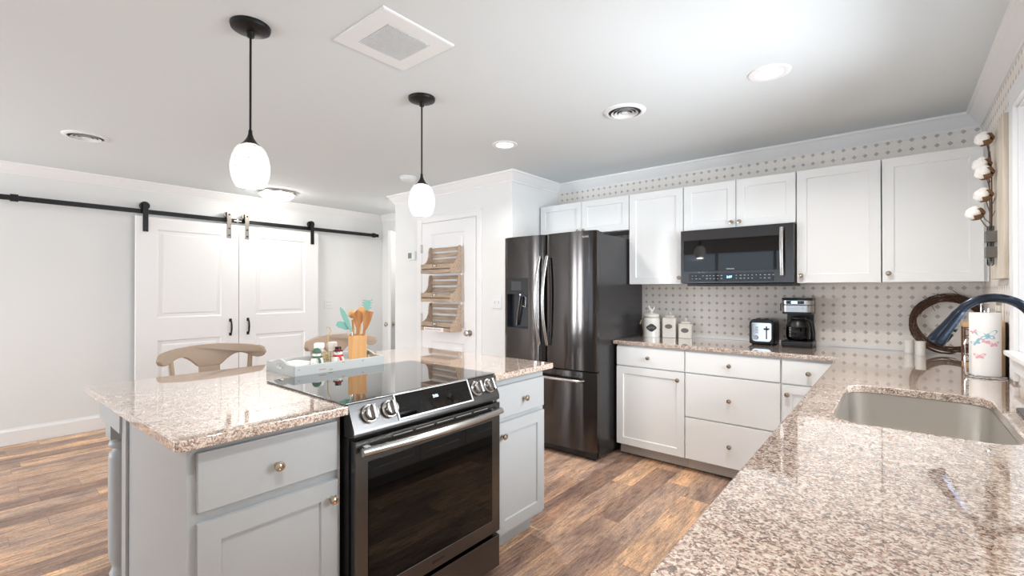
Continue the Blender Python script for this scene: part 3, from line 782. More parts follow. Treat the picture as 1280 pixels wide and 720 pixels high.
# ------------------------------------------------------------------ barn doors and rail
WX = XL; RX = XL + .062       # rail plane
RZ = 2.098
t = thing('barn_door_rail', 'long black steel sliding-door rail on the left wall', 'rail', (RX, 2.0, RZ))
B().box(RX - .004, RX + .004, .05, 3.88, RZ - .022, RZ + .022, .001).out('bar', 'black', t)
for y in (.42, 1.15, 1.62, 2.42, 2.95, 3.62):
    B().cyl((WX, y, RZ), (RX, y, RZ), .010).cyl((RX, y, RZ), (RX + .010, y, RZ), .008, None, 6).out('standoff', 'black', t)
for y in (.30, 3.80):
    B().box(RX - .012, RX + .014, y - .025, y + .025, RZ - .030, RZ + .030, .003).out('end_stop', 'black', t)
B().box(RX - .010, RX + .014, 2.010, 2.032, RZ - .020, RZ + .020, .003).cyl((RX + .004, 1.985, RZ), (RX + .004, 2.06, RZ), .009).out('centre_stop', 'nickel', t)
def barn(label, y0, y1, hang, hm, hy, px):
    t = thing('barn_door', label, 'door', (XL + .075, (y0 + y1) / 2, .02), 'sliding barn doors')
    T = F_left(XL + .072)
    B(T).panel(y0, y1, .02, 2.045, .036, [(y0 + .165, y1 - .165, 1.030, 1.930), (y0 + .165, y1 - .165, .22, .815)], [(.006, 0), (.012, -.010), (.026, 0), (.014, .006)]).out('leaf', 'door', t, 20)
    for y, m in zip(hang, hm):
        h = B(T).box(y - .022, y + .022, .037, .044, 1.895, 2.175, .001).box(y - .022, y + .022, -.022, .044, 2.175, 2.182, .001).out('hanger', m, t)
        B(T).lathe([(.0, -.026), (.040, -.026), (.040, -.018), (.0335, -.015), (.0335, .000), (.040, .004), (.040, .018), (.012, .018), (.012, .030), (0, .030)], (y, 0, RZ + .056), (0, 1, 0), 28).out('wheel', m, h)
        for z in (1.925, 2.00): B(T).cyl((y, .044, z), (y, .050, z), .009, None, 6).out('bolt', 'black', h)
        B(T).cyl((y, .044, RZ + .056), (y, .050, RZ + .056), .010, None, 6).out('bolt', 'black', h)
    pts = [(hy, .037, .985), (hy, .060, .975), (hy, .072, .94), (hy, .075, .905), (hy, .070, .865), (hy, .058, .835), (hy, .037, .825)]
    b = B(T).tube(pts, [.007, .008, .009, .010, .009, .008, .007], 12)
    b.box(hy - .014, hy + .014, .0355, .040, .965, 1.0, .002).box(hy - .014, hy + .014, .0355, .040, .81, .845, .002); b.out('handle', 'black', t)
barn('left white two-panel sliding barn door hung from black rail', 1.105, 2.020, (1.180, 1.922), ('black', 'nickel'), 1.938, 0)
barn('right white two-panel sliding barn door, nearer the pantry', 2.026, 2.950, (2.106, 2.872), ('nickel', 'black'), 2.118, 0)

# ------------------------------------------------------------------ stools behind the island
def stool():
    t = thing('counter_stool', 'taupe wooden counter stool with curved low back at the near end of the island', 'stool', (-2.78, .88, 0), 'counter stools behind the island')
    cx, cy = -2.70, .88
    b = B(); b.prism(rrect(cx - .20, cx + .19, cy - .20, cy + .20, .09), FZ, .625, .66, .012, 3); b.out('seat', 'stool', t)
    for sx in (-1, 1):
        for sy in (-1, 1):
            B().tube([(cx + sx * .14, cy + sy * .14, .626), (cx + sx * .165, cy + sy * .165, .35), (cx + sx * .19, cy + sy * .19, 0)], [.020, .024, .015], 14).out('leg', 'stool', t)
    for sy in (-1, 1): B().cyl((cx - .165, cy + sy * .168, .30), (cx + .165, cy + sy * .168, .30), .011).out('stretcher', 'stool', t)
    B().cyl((cx, cy - .168, .30), (cx, cy + .168, .30), .011).out('stretcher', 'stool', t)
    # curved top rail with a dropped centre: outline in (s along arc, z), wrapped on an arc
    R0 = .36
    def wrap(s_, z, w__):
        a = s_ / R0; r = R0 + w__
        return (cx + .155 - .02 - r * math.cos(a) + 0.0, cy + r * math.sin(a), z)
    top = []; n = 48
    for k in range(n + 1):
        u = -1 + 2 * k / n; a = abs(u)
        z = 1.016 - .030 * a * a
        if a > .86: z = .955 + (.9935 - .955) * math.sqrt(max(0, 1 - ((a - .86) / .14) ** 2))
        top.append((.29 * u, z))
    low = []
    for k in range(n + 1):
        u = 1 - 2 * k / n; a = abs(u)
        if a < .19: z = .893
        elif a < .52: z = .893 + .064 * math.sin(PI / 2 * (a - .19) / .33)
        elif a < .86: z = .957 - .030 * (1 - math.cos(PI * (a - .52) / .34)) / 2
        else: z = .955 - .028 * math.sqrt(max(0, 1 - ((a - .86) / .14) ** 2))
        low.append((.29 * u, z))
    b = B()
    outl = top + low[1:-1]
    b.prism(outl, lambda u, v, w__: wrap(u, v, w__), -.013, .013, .005, 2); b.out('back_rail', 'stool', t, 50)
    for s_ in (-.205, .205):
        q = wrap(s_, .952, 0); B().tube([(q[0] + .02, cy + (q[1] - cy) * .86, .655), (q[0] + .008, cy + (q[1] - cy) * .95, .80), (q[0], q[1], .955)], [.013, .0145, .012], 12).out('spindle', 'stool', t)
    b = B(); NS = 8
    sec = []
    for k in range(NS + 1):
        f = k / NS; z = .655 + (.897 - .655) * f; row = []
        for s_ in (-.052, .052):
            q = wrap(s_, z, 0); dx = .05 * (1 - f) ** 1.5
            row += [b.bm.verts.new((q[0] + dx - .008, q[1], z)), b.bm.verts.new((q[0] + dx + .008, q[1], z))]
        sec.append(row)
    for A, C in zip(sec, sec[1:]):
        for i_, j_ in ((0, 1), (1, 3), (3, 2), (2, 0)): b.bm.faces.new((A[i_], A[j_], C[j_], C[i_]))
    b.bm.faces.new((sec[0][0], sec[0][1], sec[0][3], sec[0][2])); b.bm.faces.new((sec[-1][0], sec[-1][1], sec[-1][3], sec[-1][2]))
    b.out('splat', 'stool', t)
    return t
s1 = stool()
s1.location = (-2.83, .905, 0)
dup(s1, (-2.83, 1.665, 0), 'taupe wooden counter stool with curved low back, behind the utensil crock')

# ------------------------------------------------------------------ pendants and ceiling fixtures
def pendant(label, x, y):
    t = thing('pendant_lamp', label, 'lamp', (x, y, CEIL), 'pendant lamps over the island')
    B().lathe([(0, 0), (.074, 0), (.075, -.006), (.072, -.016), (.052, -.024), (.016, -.030), (.013, -.048), (0, -.05)], (x, y, CEIL), (0, 0, 1), 36).out('canopy', 'black', t)
    B().cyl((x, y, CEIL - .045), (x, y, 1.955), .0045, None, 10).out('cord', 'black', t)
    B().lathe([(.007, 1.972), (.008, 1.955), (.013, 1.940), (.026, 1.920), (.036, 1.911), (.0, 1.911)], (x, y, 0), (0, 0, 1), 28).out('cap', 'black', t)
    prof = [(.030, 1.9105), (.045, 1.904), (.057, 1.888), (.067, 1.863), (.0735, 1.830), (.0735, 1.803), (.068, 1.775), (.059, 1.750), (.053, 1.742), (.050, 1.7425), (.056, 1.756), (.065, 1.78), (.070, 1.805), (.070, 1.83), (.0635, 1.861), (.053, 1.885), (.042, 1.90), (.028, 1.906)]
    sh = B().lathe(prof, (x, y, 0), (0, 0, 1), 40, False).out('shade', 'shade', t, 60)
    B().sphere((x, y, 1.83), .026, (1, 1, 1.25)).out('bulb', 'bulb', t)
    l = bpy.data.lights.new('pendant_bulb_light', 'POINT'); l.energy = PEND_W; l.color = (1.0, .95, .88); l.shadow_soft_size = .03
    lo = bpy.data.objects.new('pendant_bulb_light', l); COL.objects.link(lo); lo.parent = t; lo.location = (0, 0, 1.772 - CEIL)
    return t
pendant('nearer black-corded pendant lamp with marbled white glass shade', -2.027, .762)
pendant('farther black-corded pendant lamp with marbled white glass shade, before pantry door', -2.050, 1.667)

def can(label, x, y, k=1.0):
    t = thing('recessed_light', label, 'light', (x, y, CEIL), 'recessed ceiling lights')
    B().lathe([(.062, -.001), (.062, -.004), (.086, -.006), (.094, -.003), (.095, 0), (.062, 0)], (x, y, CEIL), (0, 0, 1), 40, False).out('trim_ring', 'baffle', t)
    B().lathe([(0, -.0035), (.062, -.0035), (.062, -.0015), (0, -.0015)], (x, y, CEIL), (0, 0, 1), 40, False).out('diffuser', 'lamp', t)
    area('recessed_light_beam', (x, y, CEIL - .008), (0, 0, -1),   .11, .11, CAN_W * k, CAN_C, t, 'DISK', 2.5)
can('recessed ceiling light above the microwave side of the kitchen', -.483, 2.58)
can('recessed ceiling light in front of the refrigerator', -2.238, 2.60)
can('unseen recessed light added above the camera side of the aisle', -.6, .35)  # out of view, added for general room light
can('unseen recessed light added behind the camera over the aisle', -.9, -1.3)  # added can, never in view, lifts the room light
can('unseen recessed light added behind the camera near the added front windows', -3.9, -1.2)  # added can, never in view, lights the left side of the room
can('hidden recessed light added behind the pantry to brighten the hall', -4.78, 3.70, .38)  # added out of sight to lighten the open hall door
t = thing('flush_ceiling_light', 'round flush-mount ceiling light with frosted bowl near barn doors', 'light', (-5.25, 2.25, CEIL))
B().lathe([(.0, 0), (.185, 0), (.190, -.010), (.186, -.026), (.172, -.030), (.17, -.02), (0, -.02)], (-5.25, 2.25, CEIL), (0, 0, 1), 48).out('rim', 'nickel', t)
B().lathe([(.172, -.028), (.165, -.045), (.14, -.066), (.10, -.082), (.05, -.091), (0, -.093)], (-5.25, 2.25, CEIL), (0, 0, 1), 48, False).out('glass_bowl', 'flushlamp', t, 60)

# square exhaust grille
t = thing('exhaust_vent', 'square white ceiling exhaust vent with fine grille', 'vent', (-1.676, 1.21, CEIL))
vx, vy, vh = -1.676, 1.212, .183
b = B(lambda u, d, z: (vx + u, vy + z, CEIL - d)); b.panel(-vh, vh, -vh, vh, .006, [(-vh, vh, -vh, vh)], [(.006, .003), (.068, .001), (.004, -.004)]); b.out('cover', 'white', t, 20)
b = B(); q = .104
b.box(vx - q, vx + q, vy - q, vy + q, CEIL - .0075, CEIL - .0065); b.out('backing', 'grille', t, 0)
b = B(); n = 26
for k in range(n + 1):
    a = -q + 2 * q * k / n
    b.box(vx + a - .0014, vx + a + .0014, vy - q, vy + q, CEIL - .0105, CEIL - .0075); b.box(vx - q, vx + q, vy + a - .0014, vy + a + .0014, CEIL - .0105, CEIL - .0077)
b.out('grille', 'white', t, 0)
def round_vent(label, x, y, s_=1.0):
    t = thing('round_ceiling_vent', label, 'vent', (x, y, CEIL), 'round ceiling air vents')
    B().lathe([(.105 * s_, -.001), (.105 * s_, -.010), (.118 * s_, -.012), (.135 * s_, -.004), (.136 * s_, 0), (.105 * s_, 0)], (x, y, CEIL), (0, 0, 1), 44, False).out('flange', 'white', t)
    B().lathe([(0, -.0015), (.105 * s_, -.0015), (.105 * s_, -.0005), (0, -.0005)], (x, y, CEIL), (0, 0, 1), 44, False).out('throat', 'grille', t)
    for r in (.085, .062, .038):
        B().lathe([((r - .014) * s_, -.004), (r * s_, -.014), (r * s_ + .002, -.014), ((r - .012) * s_, -.003)], (x, y, CEIL), (0, 0, 1), 44, False).out('cone', 'white', t)
    B().lathe([(0, -.004), (.02 * s_, -.006), (.024 * s_, -.012), (0, -.016)], (x, y, CEIL), (0, 0, 1), 30, False).out('hub', 'white', t)
round_vent('round white ceiling air vent in front of the wall cabinets', -1.262, 2.58, .92)
round_vent('round white ceiling air vent at left near the barn door rail', -4.38, .572, .95)
t = thing('smoke_detector', 'round white smoke detector on the ceiling before the pantry', 'detector', (-3.585, 2.75, CEIL))
B().lathe([(0, 0), (.078, 0), (.08, -.012), (.074, -.018), (0, -.018)], (-3.585, 2.75, CEIL)).out('base', 'white', t)
B().lathe([(.066, -.018), (.068, -.030), (.055, -.040), (.03, -.043), (0, -.043)], (-3.585, 2.75, CEIL), cap=False).out('cover', 'white', t)

# ------------------------------------------------------------------ wall plates, thermostat
def plate(label, cat, name, T, u, z, w_, h, loc, sw):
    t = thing(name, label, cat, loc)
    B(T).box(u - w_ / 2, u + w_ / 2, 0, .007, z - h / 2, z + h / 2, .003).out('cover_plate', 'white', t)
    for du in sw:
        if cat == 'outlet':
            for dz in (-.022, .022):
                r = B(T).box(u + du - .016, u + du + .016, .007, .009, z + dz - .014, z + dz + .014, .003).out('receptacle', 'white', t)
                B(T).box(u + du - .008, u + du - .006, .009, .0093, z + dz - .004, z + dz + .006).box(u + du + .006, u + du + .008, .009, .0093, z + dz - .004, z + dz + .006).out('slot', 'grille', r, 0)
        else:
            B(T).box(u + du - .005, u + du + .005, .007, .018, z - .010, z + .012, .002).out('toggle', 'white', t)
    return t
plate('white double electrical outlet on the wall right of the barn doors', 'outlet', 'wall_outlet', F_left(XL), 3.150, 1.133, .118, .118, (XL, 3.15, 1.133), (-.024, .024))
plate('white double light switch on the pantry wall beside the refrigerator', 'switch', 'light_switch', F_back(PY), -2.872, 1.203, .115, .115, (-2.872, PY, 1.203), (-.024, .024))
t = thing('thermostat', 'small white thermostat with grey screen left of the pantry door', 'thermostat', (-4.128, PY, 1.695))
B(F_back(PY)).box(-4.19, -4.066, 0, .026, 1.650, 1.742, .005).out('case', 'white', t)
B(F_back(PY)).box(-4.175, -4.115, .026, .0272, 1.668, 1.728).out('screen', 'screen', t)

# ------------------------------------------------------------------ rack on the pantry door
def rack():
    yb = PY - .023; x0, x1 = -3.775, -3.322; D = .150
    t = thing('wall_rack', 'three-tier weathered wood bin rack hung on the pantry door', 'rack', ((x0 + x1) / 2, yb, .905))
    T = lambda u, d, z: (u, yb - d, z)
    for k in range(3):
        z0 = .905 + k * .291; h = .276
        for x in (x0, x1 - .014):
            P = [(0, 0), (D, 0), (D, .085)]
            for j in range(1, 11):
                a = PI / 2 * j / 10; P.append((D - .098 * math.sin(a), .085 + .120 * (1 - math.cos(a))))
            P += [(.048, .24), (.044, .262), (.034, h), (.014, h), (0, .262)]
            B().prism(P, lambda u, v, w_: (w_, yb - u, z0 + v), x, x + .014, .0015, 1).out('side_panel', 'rackwood', t, 30)
        for a, c in ((.03, .085), (.105, .150), (.170, .212), (.232, .268)):
            B(T).box(x0 + .014, x1 - .014, .002, .012, z0 + a, z0 + c, .001).out('back_slat', 'rackwood', t)
        B(T).box(x0 + .014, x1 - .014, .002, D - .012, z0 + .004, z0 + .014).out('bottom', 'rackwood', t)
        B(T).box(x0 + .004, x1 - .014, D - .012, D + .001, z0 + .002, z0 + .036, .001).out('front_slat', 'rackwood', t)
        fr = B(T).box(x0 + .004, x1 - .014, D - .012, D + .001, z0 + .048, z0 + .092, .001).out('front_slat', 'rackwood', t)
        xm_ = (x0 + x1) / 2 - .01
        b = B(T); b.box(xm_ - .028, xm_ + .028, D + .001, D + .004, z0 + .062, z0 + .066).box(xm_ - .028, xm_ + .028, D + .001, D + .004, z0 + .080, z0 + .084).box(xm_ - .028, xm_ - .023, D + .001, D + .004, z0 + .066, z0 + .080).box(xm_ + .023, xm_ + .028, D + .001, D + .004, z0 + .066, z0 + .080); b.out('label_holder', 'black', fr)
        B(T).box(xm_ - .023, xm_ + .023, D + .001, D + .002, z0 + .066, z0 + .080).out('label_card', 'paper', fr)
        if k == 0:
            tg = B(T).box(x0 + .055, x1 - .105, D + .001, D + .003, z0 + .000, z0 + .036).out('white_tag', 'paper', t)
            b = B(T); xx = x0 + .072
            while xx < x1 - .13:
                w_ = random.uniform(.006, .014); b.box(xx, xx + w_, D + .003, D + .0033, z0 + .013, z0 + .023); xx += w_ + .005
            b.out('tag_print', 'redink', tg, 0)
rack()

# ------------------------------------------------------------------ things on the back counter
def canister_round():
    x, y = -1.612, 3.80
    t = thing('canister', 'tallest round white canister with rooster lid and dark label', 'canister', (x, y, CT))
    B().lathe([(0, 0), (.066, 0), (.069, .004), (.069, .148), (.066, .160), (.058, .168), (.058, .172), (0, .172)], (x, y, CT), (0, 0, 1), 40).out('jar', 'ceramic', t)
    ld = B().lathe([(.060, .172), (.067, .174), (.068, .184), (.058, .195), (.030, .204), (0, .207)], (x, y, CT), (0, 0, 1), 40).out('lid', 'ceramic', t)
    # rooster finial
    b = B(); zb_ = CT + .205
    b.sphere((x, y, zb_ + .022), .016, (1.25, .7, .9)); b.tube([(x - .010, y, zb_ + .026), (x - .020, y, zb_ + .040), (x - .022, y, zb_ + .048)], [.012, .009, .008], 10); b.sphere((x - .023, y, zb_ + .050), .0085)
    b.tube([(x + .012, y, zb_ + .026), (x + .022, y, zb_ + .036), (x + .024, y, zb_ + .052)], [.010, .008, .004], 10); b.cyl((x, y, zb_ - .002), (x, y, zb_ + .012), .012, .007)
    b.sphere((x - .022, y, zb_ + .059), .005, (1.2, .5, 1)); b.out('rooster_finial', 'ceramic', ld)
    # label wrapped on the jar, facing the room
    a0 = math.atan2(-y, -x); 
    def wr(u, v, w_): a = a0 + u / .069; return (x + (.069 + w_) * math.cos(a), y + (.069 + w_) * math.sin(a), CT + v)
    P = []
    for k in range(48):
        a = 2 * PI * k / 48; r = 1 + .10 * math.cos(4 * a); P.append((.040 * r * math.cos(a), .082 + .030 * r * math.sin(a)))
    lb = B().prism(P, wr, .0003, .0022).out('label', 'slate', t)
    B().tube([wr(.027 - .054 * k / 30, .082 + .009 * math.sin(k * 1.05) * (1 - .3 * math.cos(k * .7)), .0026) for k in range(31)], .0011, 6).out('script', 'chalk', lb)
    pts = [(x + .0605 * math.cos(2 * PI * k / 24), y + .0605 * math.sin(2 * PI * k / 24), CT + .166) for k in range(24)]
    b = B().tube(pts, .0028, 6, True); b.tube([(x - .058, y - .02, CT + .164), (x - .078, y - .028, CT + .140), (x - .086, y - .034, CT + .108)], [.003, .003, .006], 8); b.out('twine_tie', 'twine', t)
canister_round()
def canister_square(label, x, y, w_, h, rot):
    t = thing('canister', label, 'canister', (x, y, CT)); t.rotation_euler.z = 0
    R = Matrix.Rotation(rot, 3, 'Z')
    T = lambda a, b_, c: tuple(V((x, y, CT)) + R @ V((a, b_, c)))
    q = w_ / 2
    B(T).prism(rrect(-q, q, -q, q, .012), FZ, 0, h, .005, 3).out('jar', 'cream', t)
    b = B(T); b.prism(rrect(-q - .003, q + .003, -q - .003, q + .003, .013), FZ, h, h + .010, .003, 2)
    b.prism(rrect(-q * .72, q * .72, -q * .72, q * .72, .02), FZ, h + .010, h + .028, .008, 3)
    b.lathe([(.012, h + .026), (.008, h + .034), (.012, h + .042), (.013, h + .050), (.008, h + .056), (0, h + .057)], (0, 0, 0)); b.out('lid', 'cream', t)
    P = [(.030 * math.cos(2 * PI * k / 32), h * .60 + .019 * math.sin(2 * PI * k / 32)) for k in range(32)]
    B(lambda a, b_, c: T(a, -q - c, b_)).prism(P, FZ, 0, .0025).out('plaque', 'plaque', t)
canister_square('medium square cream canister with grey oval plaque, middle of three', -1.475, 3.862, .108, .158, math.radians(10))
canister_square('smallest square cream canister with grey oval plaque, nearest the toaster', -1.352, 3.888, .106, .110, math.radians(12))

# toaster
def toaster():
    x0, x1, y0, y1 = -.835, -.672, 3.735, 3.925; h = .188
    t = thing('toaster', 'black and chrome two-slice toaster beside the coffee maker', 'toaster', ((x0 + x1) / 2, (y0 + y1) / 2, CT))
    b = B(); P = rrect(x0, x1, CT + .006, CT + h, [.035, .035, .012, .012])
    b.prism(P, lambda u, v, w_: (u, w_, v), y0, y1, .010, 3)
    for x in (x0 + .02, x1 - .02):
        for y in (y0 + .02, y1 - .02): b.cyl((x, y, CT), (x, y, CT + .01), .008)
    b.out('housing', 'rubber', t, 45)
    T = F_back(y0)
    P = rrect(x0 + .018, x1 - .016, CT + .026, CT + .162, [.012, .012, .026, .026])
    fp = B(T).prism(P, lambda u, v, w_: (u, w_, v), .0005, .004, .0015).out('front_plate', 'chrome', t)
    B(T).cyl((x0 + .046, .004, CT + .054), (x0 + .046, .018, CT + .054), .017, .014).out('dial', 'steel', fp)
    for k in range(4): B(T).box(x0 + .040, x0 + .062, .004, .008, CT + .086 + k * .013, CT + .094 + k * .013, .001).out('button', 'steel', fp)
    B(T).box(x1 - .052, x1 - .044, .0035, .0045, CT + .045, CT + .138).out('lever_slot', 'dark', fp)
    B(T).box(x1 - .064, x1 - .032, .0045, .024, CT + .112, CT + .124, .003).out('lever', 'rubber', fp)
    for x in (x0 + .045, x1 - .065):
        B().box(x, x + .026, y0 + .022, y1 - .022, CT + h - .001, CT + h + .0006).out('slot', 'dark', t)
        B().box(x - .004, x - .001, y0 + .02, y1 - .02, CT + h - .002, CT + h + .006, .001).box(x + .027, x + .030, y0 + .02, y1 - .02, CT + h - .002, CT + h + .006, .001).out('slot_guard', 'chrome', t)
toaster()
# coffee maker
def coffee():
    x0, x1, y0, y1 = -.628, -.440, 3.725, 3.945; xc = (x0 + x1) / 2; H = .345
    t = thing('coffee_maker', 'black and stainless drip coffee maker on the back counter', 'coffee maker', (xc, (y0 + y1) / 2, CT))
    B().box(x0, x1, y0, y1, CT, CT + .042, .010, 3).out('base', 'rubber', t)
    B().box(x0 + .012, x1 - .012, y1 - .058, y1 - .002, CT + .040, CT + .240, .008).out('water_tank', 'rubber', t)
    hd = B().prism(rrect(x0 + .004, x1 - .004, y0 + .004, y1, .030), FZ, CT + .232, CT + .330, .004).out('brew_head', 'rubber', t)
    B().prism(rrect(x0 + .001, x1 - .001, y0 + .001, y1 - .06, .032), FZ, CT + .246, CT + .294, .002).out('steel_band', 'steel', hd)
    B().prism(rrect(x0 + .001, x1 - .001, y0 + .001, y1 - .06, .032), FZ, CT + .298, CT + .328, .002).out('control_band', 'steel', hd)
    B().prism(rrect(x0, x1, y0, y1, .032), FZ, CT + .330, CT + H, .006, 3).out('top_lid', 'rubber', hd)
    T = F_back(y0 + .001)
    B(T).box(x0 + .034, x1 - .048, 0, .002, CT + .303, CT + .324, .001).out('control_panel', 'glass_blk', hd)
    B(T).box(xc - .030, xc + .006, .002, .0028, CT + .306, CT + .321).out('display', 'led', hd)
    for x in (x0 + .040, x1 - .066): B(T).box(x, x + .012, .002, .004, CT + .308, CT + .319, .002).out('button', 'rubber', hd)
    B(T).box(xc - .045, xc + .045, 0, .0006, CT + .270, CT + .275).out('brand_mark', 'sticker', hd)
    B().lathe([(.06, 0), (.06, .004), (0, .004)], (xc, y0 + .080, CT + .042)).out('hot_plate', 'dark', t)
    B().tube([(x0 + .004, y0 + .07, CT + .26), (x0 - .012, y0 + .07, CT + .25), (x0 - .012, y0 + .07, CT + .30), (x0 + .004, y0 + .07, CT + .31)], .004, 8).out('side_latch', 'rubber', hd)
    c = thing('coffee_carafe', 'glass coffee carafe with black handle standing on the coffee maker', 'carafe', (xc, y0 + .080, CT + .046))
    B().lathe([(0, 0), (.062, 0), (.071, .012), (.075, .05), (.072, .09), (.060, .125), (.050, .140), (.048, .150)], (xc, y0 + .080, CT + .0465), (0, 0, 1), 40, False).out('glass_body', 'carafeglass', c, 60)
    B().lathe([(.0735, .094), (.0745, .096), (.064, .126), (.0505, .142), (.0495, .140), (.062, .125)], (xc, y0 + .080, CT + .0465), (0, 0, 1), 40, False).out('collar', 'rubber', c)
    B().lathe([(.050, .150), (.052, .152), (.050, .162), (.02, .168), (0, .168)], (xc, y0 + .080, CT + .0465), (0, 0, 1), 32).out('lid', 'rubber', c)
    d = V((.85, -.52, 0)).normalized(); o = V((xc, y0 + .080, CT + .0465))
    B().tube([o + d * .055 + V((0, 0, .140)), o + d * .085 + V((0, 0, .148)), o + d * .108 + V((0, 0, .125)), o + d * .118 + V((0, 0, .06)), o + d * .120 + V((0, 0, .012))], [.010, .011, .012, .011, .008], 12, flat=.8).out('handle', 'rubber', c)
    b = B()
    for k in range(6): 
        a = math.radians(238); r = .0757; zz = .03 + .012 * k
        b.box(xc + r * math.cos(a) - .006, xc + r * math.cos(a) + .006, y0 + .08 + r * math.sin(a) - .001, y0 + .08 + r * math.sin(a), CT + .0465 + zz, CT + .0485 + zz)
    b.out('volume_marks', 'white', c, 0)
coffee()
# cups
for lab, x, y in (('white ribbed ramekin cup by the wreath, the left one', .062, 3.862), ('white ribbed ramekin cup by the wreath, right one nearer the camera', .114, 3.778)):
    b = B(); pr = [(0, 0), (.0225, 0), (.0240, .003)]
    for k in range(9): pr += [(.0248, .008 + k * .008), (.0240, .011 + k * .008)]
    pr += [(.0252, .082), (.0252, .086), (.0215, .086), (.0205, .03), (0, .028)]
    o = b.lathe(pr, (x, y, CT), (0, 0, 1), 32).out('ramekin_cup', 'ceramic', None, 50); tag(o, lab, 'cup', 'white cups by the wreath'); rebase(o, (x, y, CT))
# wreath
def wreath():
    c = V((.248, 3.905, CT + .192)); R0 = .165; tilt = math.radians(-14)
    Rm = Matrix.Rotation(tilt, 3, 'X'); b = B(); rnd = random.Random(3)
    for k in range(46):
        ph = rnd.uniform(0, 2 * PI); tw = rnd.choice((-1, 1)) * rnd.uniform(.5, 2.2); rr = rnd.uniform(.004, .026); L = rnd.uniform(2.2, 5.5); st = rnd.uniform(0, 2 * PI); n = 34; pts = []
        for j in range(n):
            a = st + L * j / (n - 1); bb = ph + tw * a
            r = R0 + rr * math.cos(bb); d = rr * .85 * math.sin(bb)
            pts.append(c + Rm @ V((r * math.cos(a), d, r * math.sin(a))))
        b.tube(pts, [rnd.uniform(.0022, .0042)] * (n - 2) + [.002, .001], 6)
    for k in range(12):
        a = rnd.uniform(.3, PI + .6); p0 = V(((R0 + .01) * math.cos(a), 0, (R0 + .01) * math.sin(a))); dr = V((-math.sin(a), rnd.uniform(-.5, .05), math.cos(a))) * rnd.uniform(-.12, .12) + V((math.cos(a), 0, math.sin(a))) * rnd.uniform(-.09, .03)
        pts = [c + Rm @ (p0 + dr * s_ + V((0, -.01 * s_, 0))) for s_ in (0, .4, .75, 1.0)]; b.tube(pts, [.0024, .002, .0016, .001], 6)
    # keep it in front of the wall
    for v in b.bm.verts:
        v.co.y = min(v.co.y, YB - .014); v.co.z = max(v.co.z, CT + .001)
    o = b.out('twig_wreath', 'twig'); tag(o, 'round brown twig wreath leaning against the papered back wall', 'wreath'); rebase(o, (.235, 3.87, CT))
wreath()
# paper towel and holder
def towel():
    x, y = .313, 3.025; z0 = CT + .012
    h = thing('paper_towel_holder', 'chrome wire paper towel holder beside the window', 'holder', (x, y, CT))
    b = B().tube([(x + .068 * math.cos(2 * PI * k / 40), y + .068 * math.sin(2 * PI * k / 40), CT + .004) for k in range(40)], .0035, 8, True)
    b.tube([(x + .056 * math.cos(2 * PI * k / 40), y + .056 * math.sin(2 * PI * k / 40), CT + .009) for k in range(40)], .0025, 8, True)
    b.tube([(x - .067, y, CT + .006), (x + .067, y, CT + .006)], .0025, 8).tube([(x, y - .067, CT + .006), (x, y + .067, CT + .006)], .0025, 8); b.out('wire_base', 'chrome', h)
    b = B().cyl((x, y, CT + .006), (x, y, CT + .305), .0045)
    b.tube([(x - .012, y, CT + .30), (x - .012, y, CT + .335), (x, y, CT + .348), (x + .012, y, CT + .335), (x + .012, y, CT + .30)], .003, 8); b.out('post', 'chrome', h)
    B().tube([(x - .060, y - .03, CT + .006), (x - .068, y - .03, CT + .02), (x - .070, y - .03, CT + .15), (x - .064, y - .03, CT + .172), (x - .058, y - .03, CT + .165)], .0035, 8).out('tension_arm', 'chrome', h)
    r = .0525; Hh = .284
    t = thing('paper_towel_roll', 'white paper towel roll printed with blue and pink butterflies', 'paper towel', (x, y, z0))
    b = B(); b.lathe([(.019, 0), (r, 0), (r + .0005, .004), (r + .0005, Hh - .004), (r, Hh), (.019, Hh), (.019, 0)], (x, y, z0), (0, 0, 1), 48, False); b.out('roll', 'paper', t)
    a0 = math.atan2(-y, -x)
    def wr(u, v, w_): a = a0 + u / r; return (x + (r + .0008 + w_) * math.cos(a), y + (r + .0008 + w_) * math.sin(a), z0 + v)
    def butterfly(u, v, s_, m, tilt):
        b = B()
        for sg in (-1, 1):
            for up, ln, wd in ((.5, 1.0, .42), (-.45, .62, .36)):
                ang = tilt + (0 if sg > 0 else PI) + sg * up
                P = []
                for k in range(16):
                    q = 2 * PI * k / 16; a, c_ = ln * .5 * (1 + math.cos(q)), wd * .5 * math.sin(q)
                    P.append((u + s_ * (a * math.cos(ang) - c_ * math.sin(ang)), v + s_ * (a * math.sin(ang) + c_ * math.cos(ang))))
                b.prism(P, wr, 0, .0003)
        b.prism([(u + s_ * .06 * math.cos(2 * PI * k / 8), v + s_ * .34 * math.sin(2 * PI * k / 8)) for k in range(8)], wr, .0003, .0005)
        b.out('butterfly_print', m, t, 0)
    butterfly(.008, .180, .044, 'blueprint', .15); butterfly(-.030, .148, .026, 'blueprint', .5); butterfly(.030, .143, .024, 'pink', .1)
    butterfly(-.018, .086, .026, 'pink', .1); butterfly(.0, .155, .018, 'pink', -.3); butterfly(-.040, .195, .018, 'pink', .3)
towel()
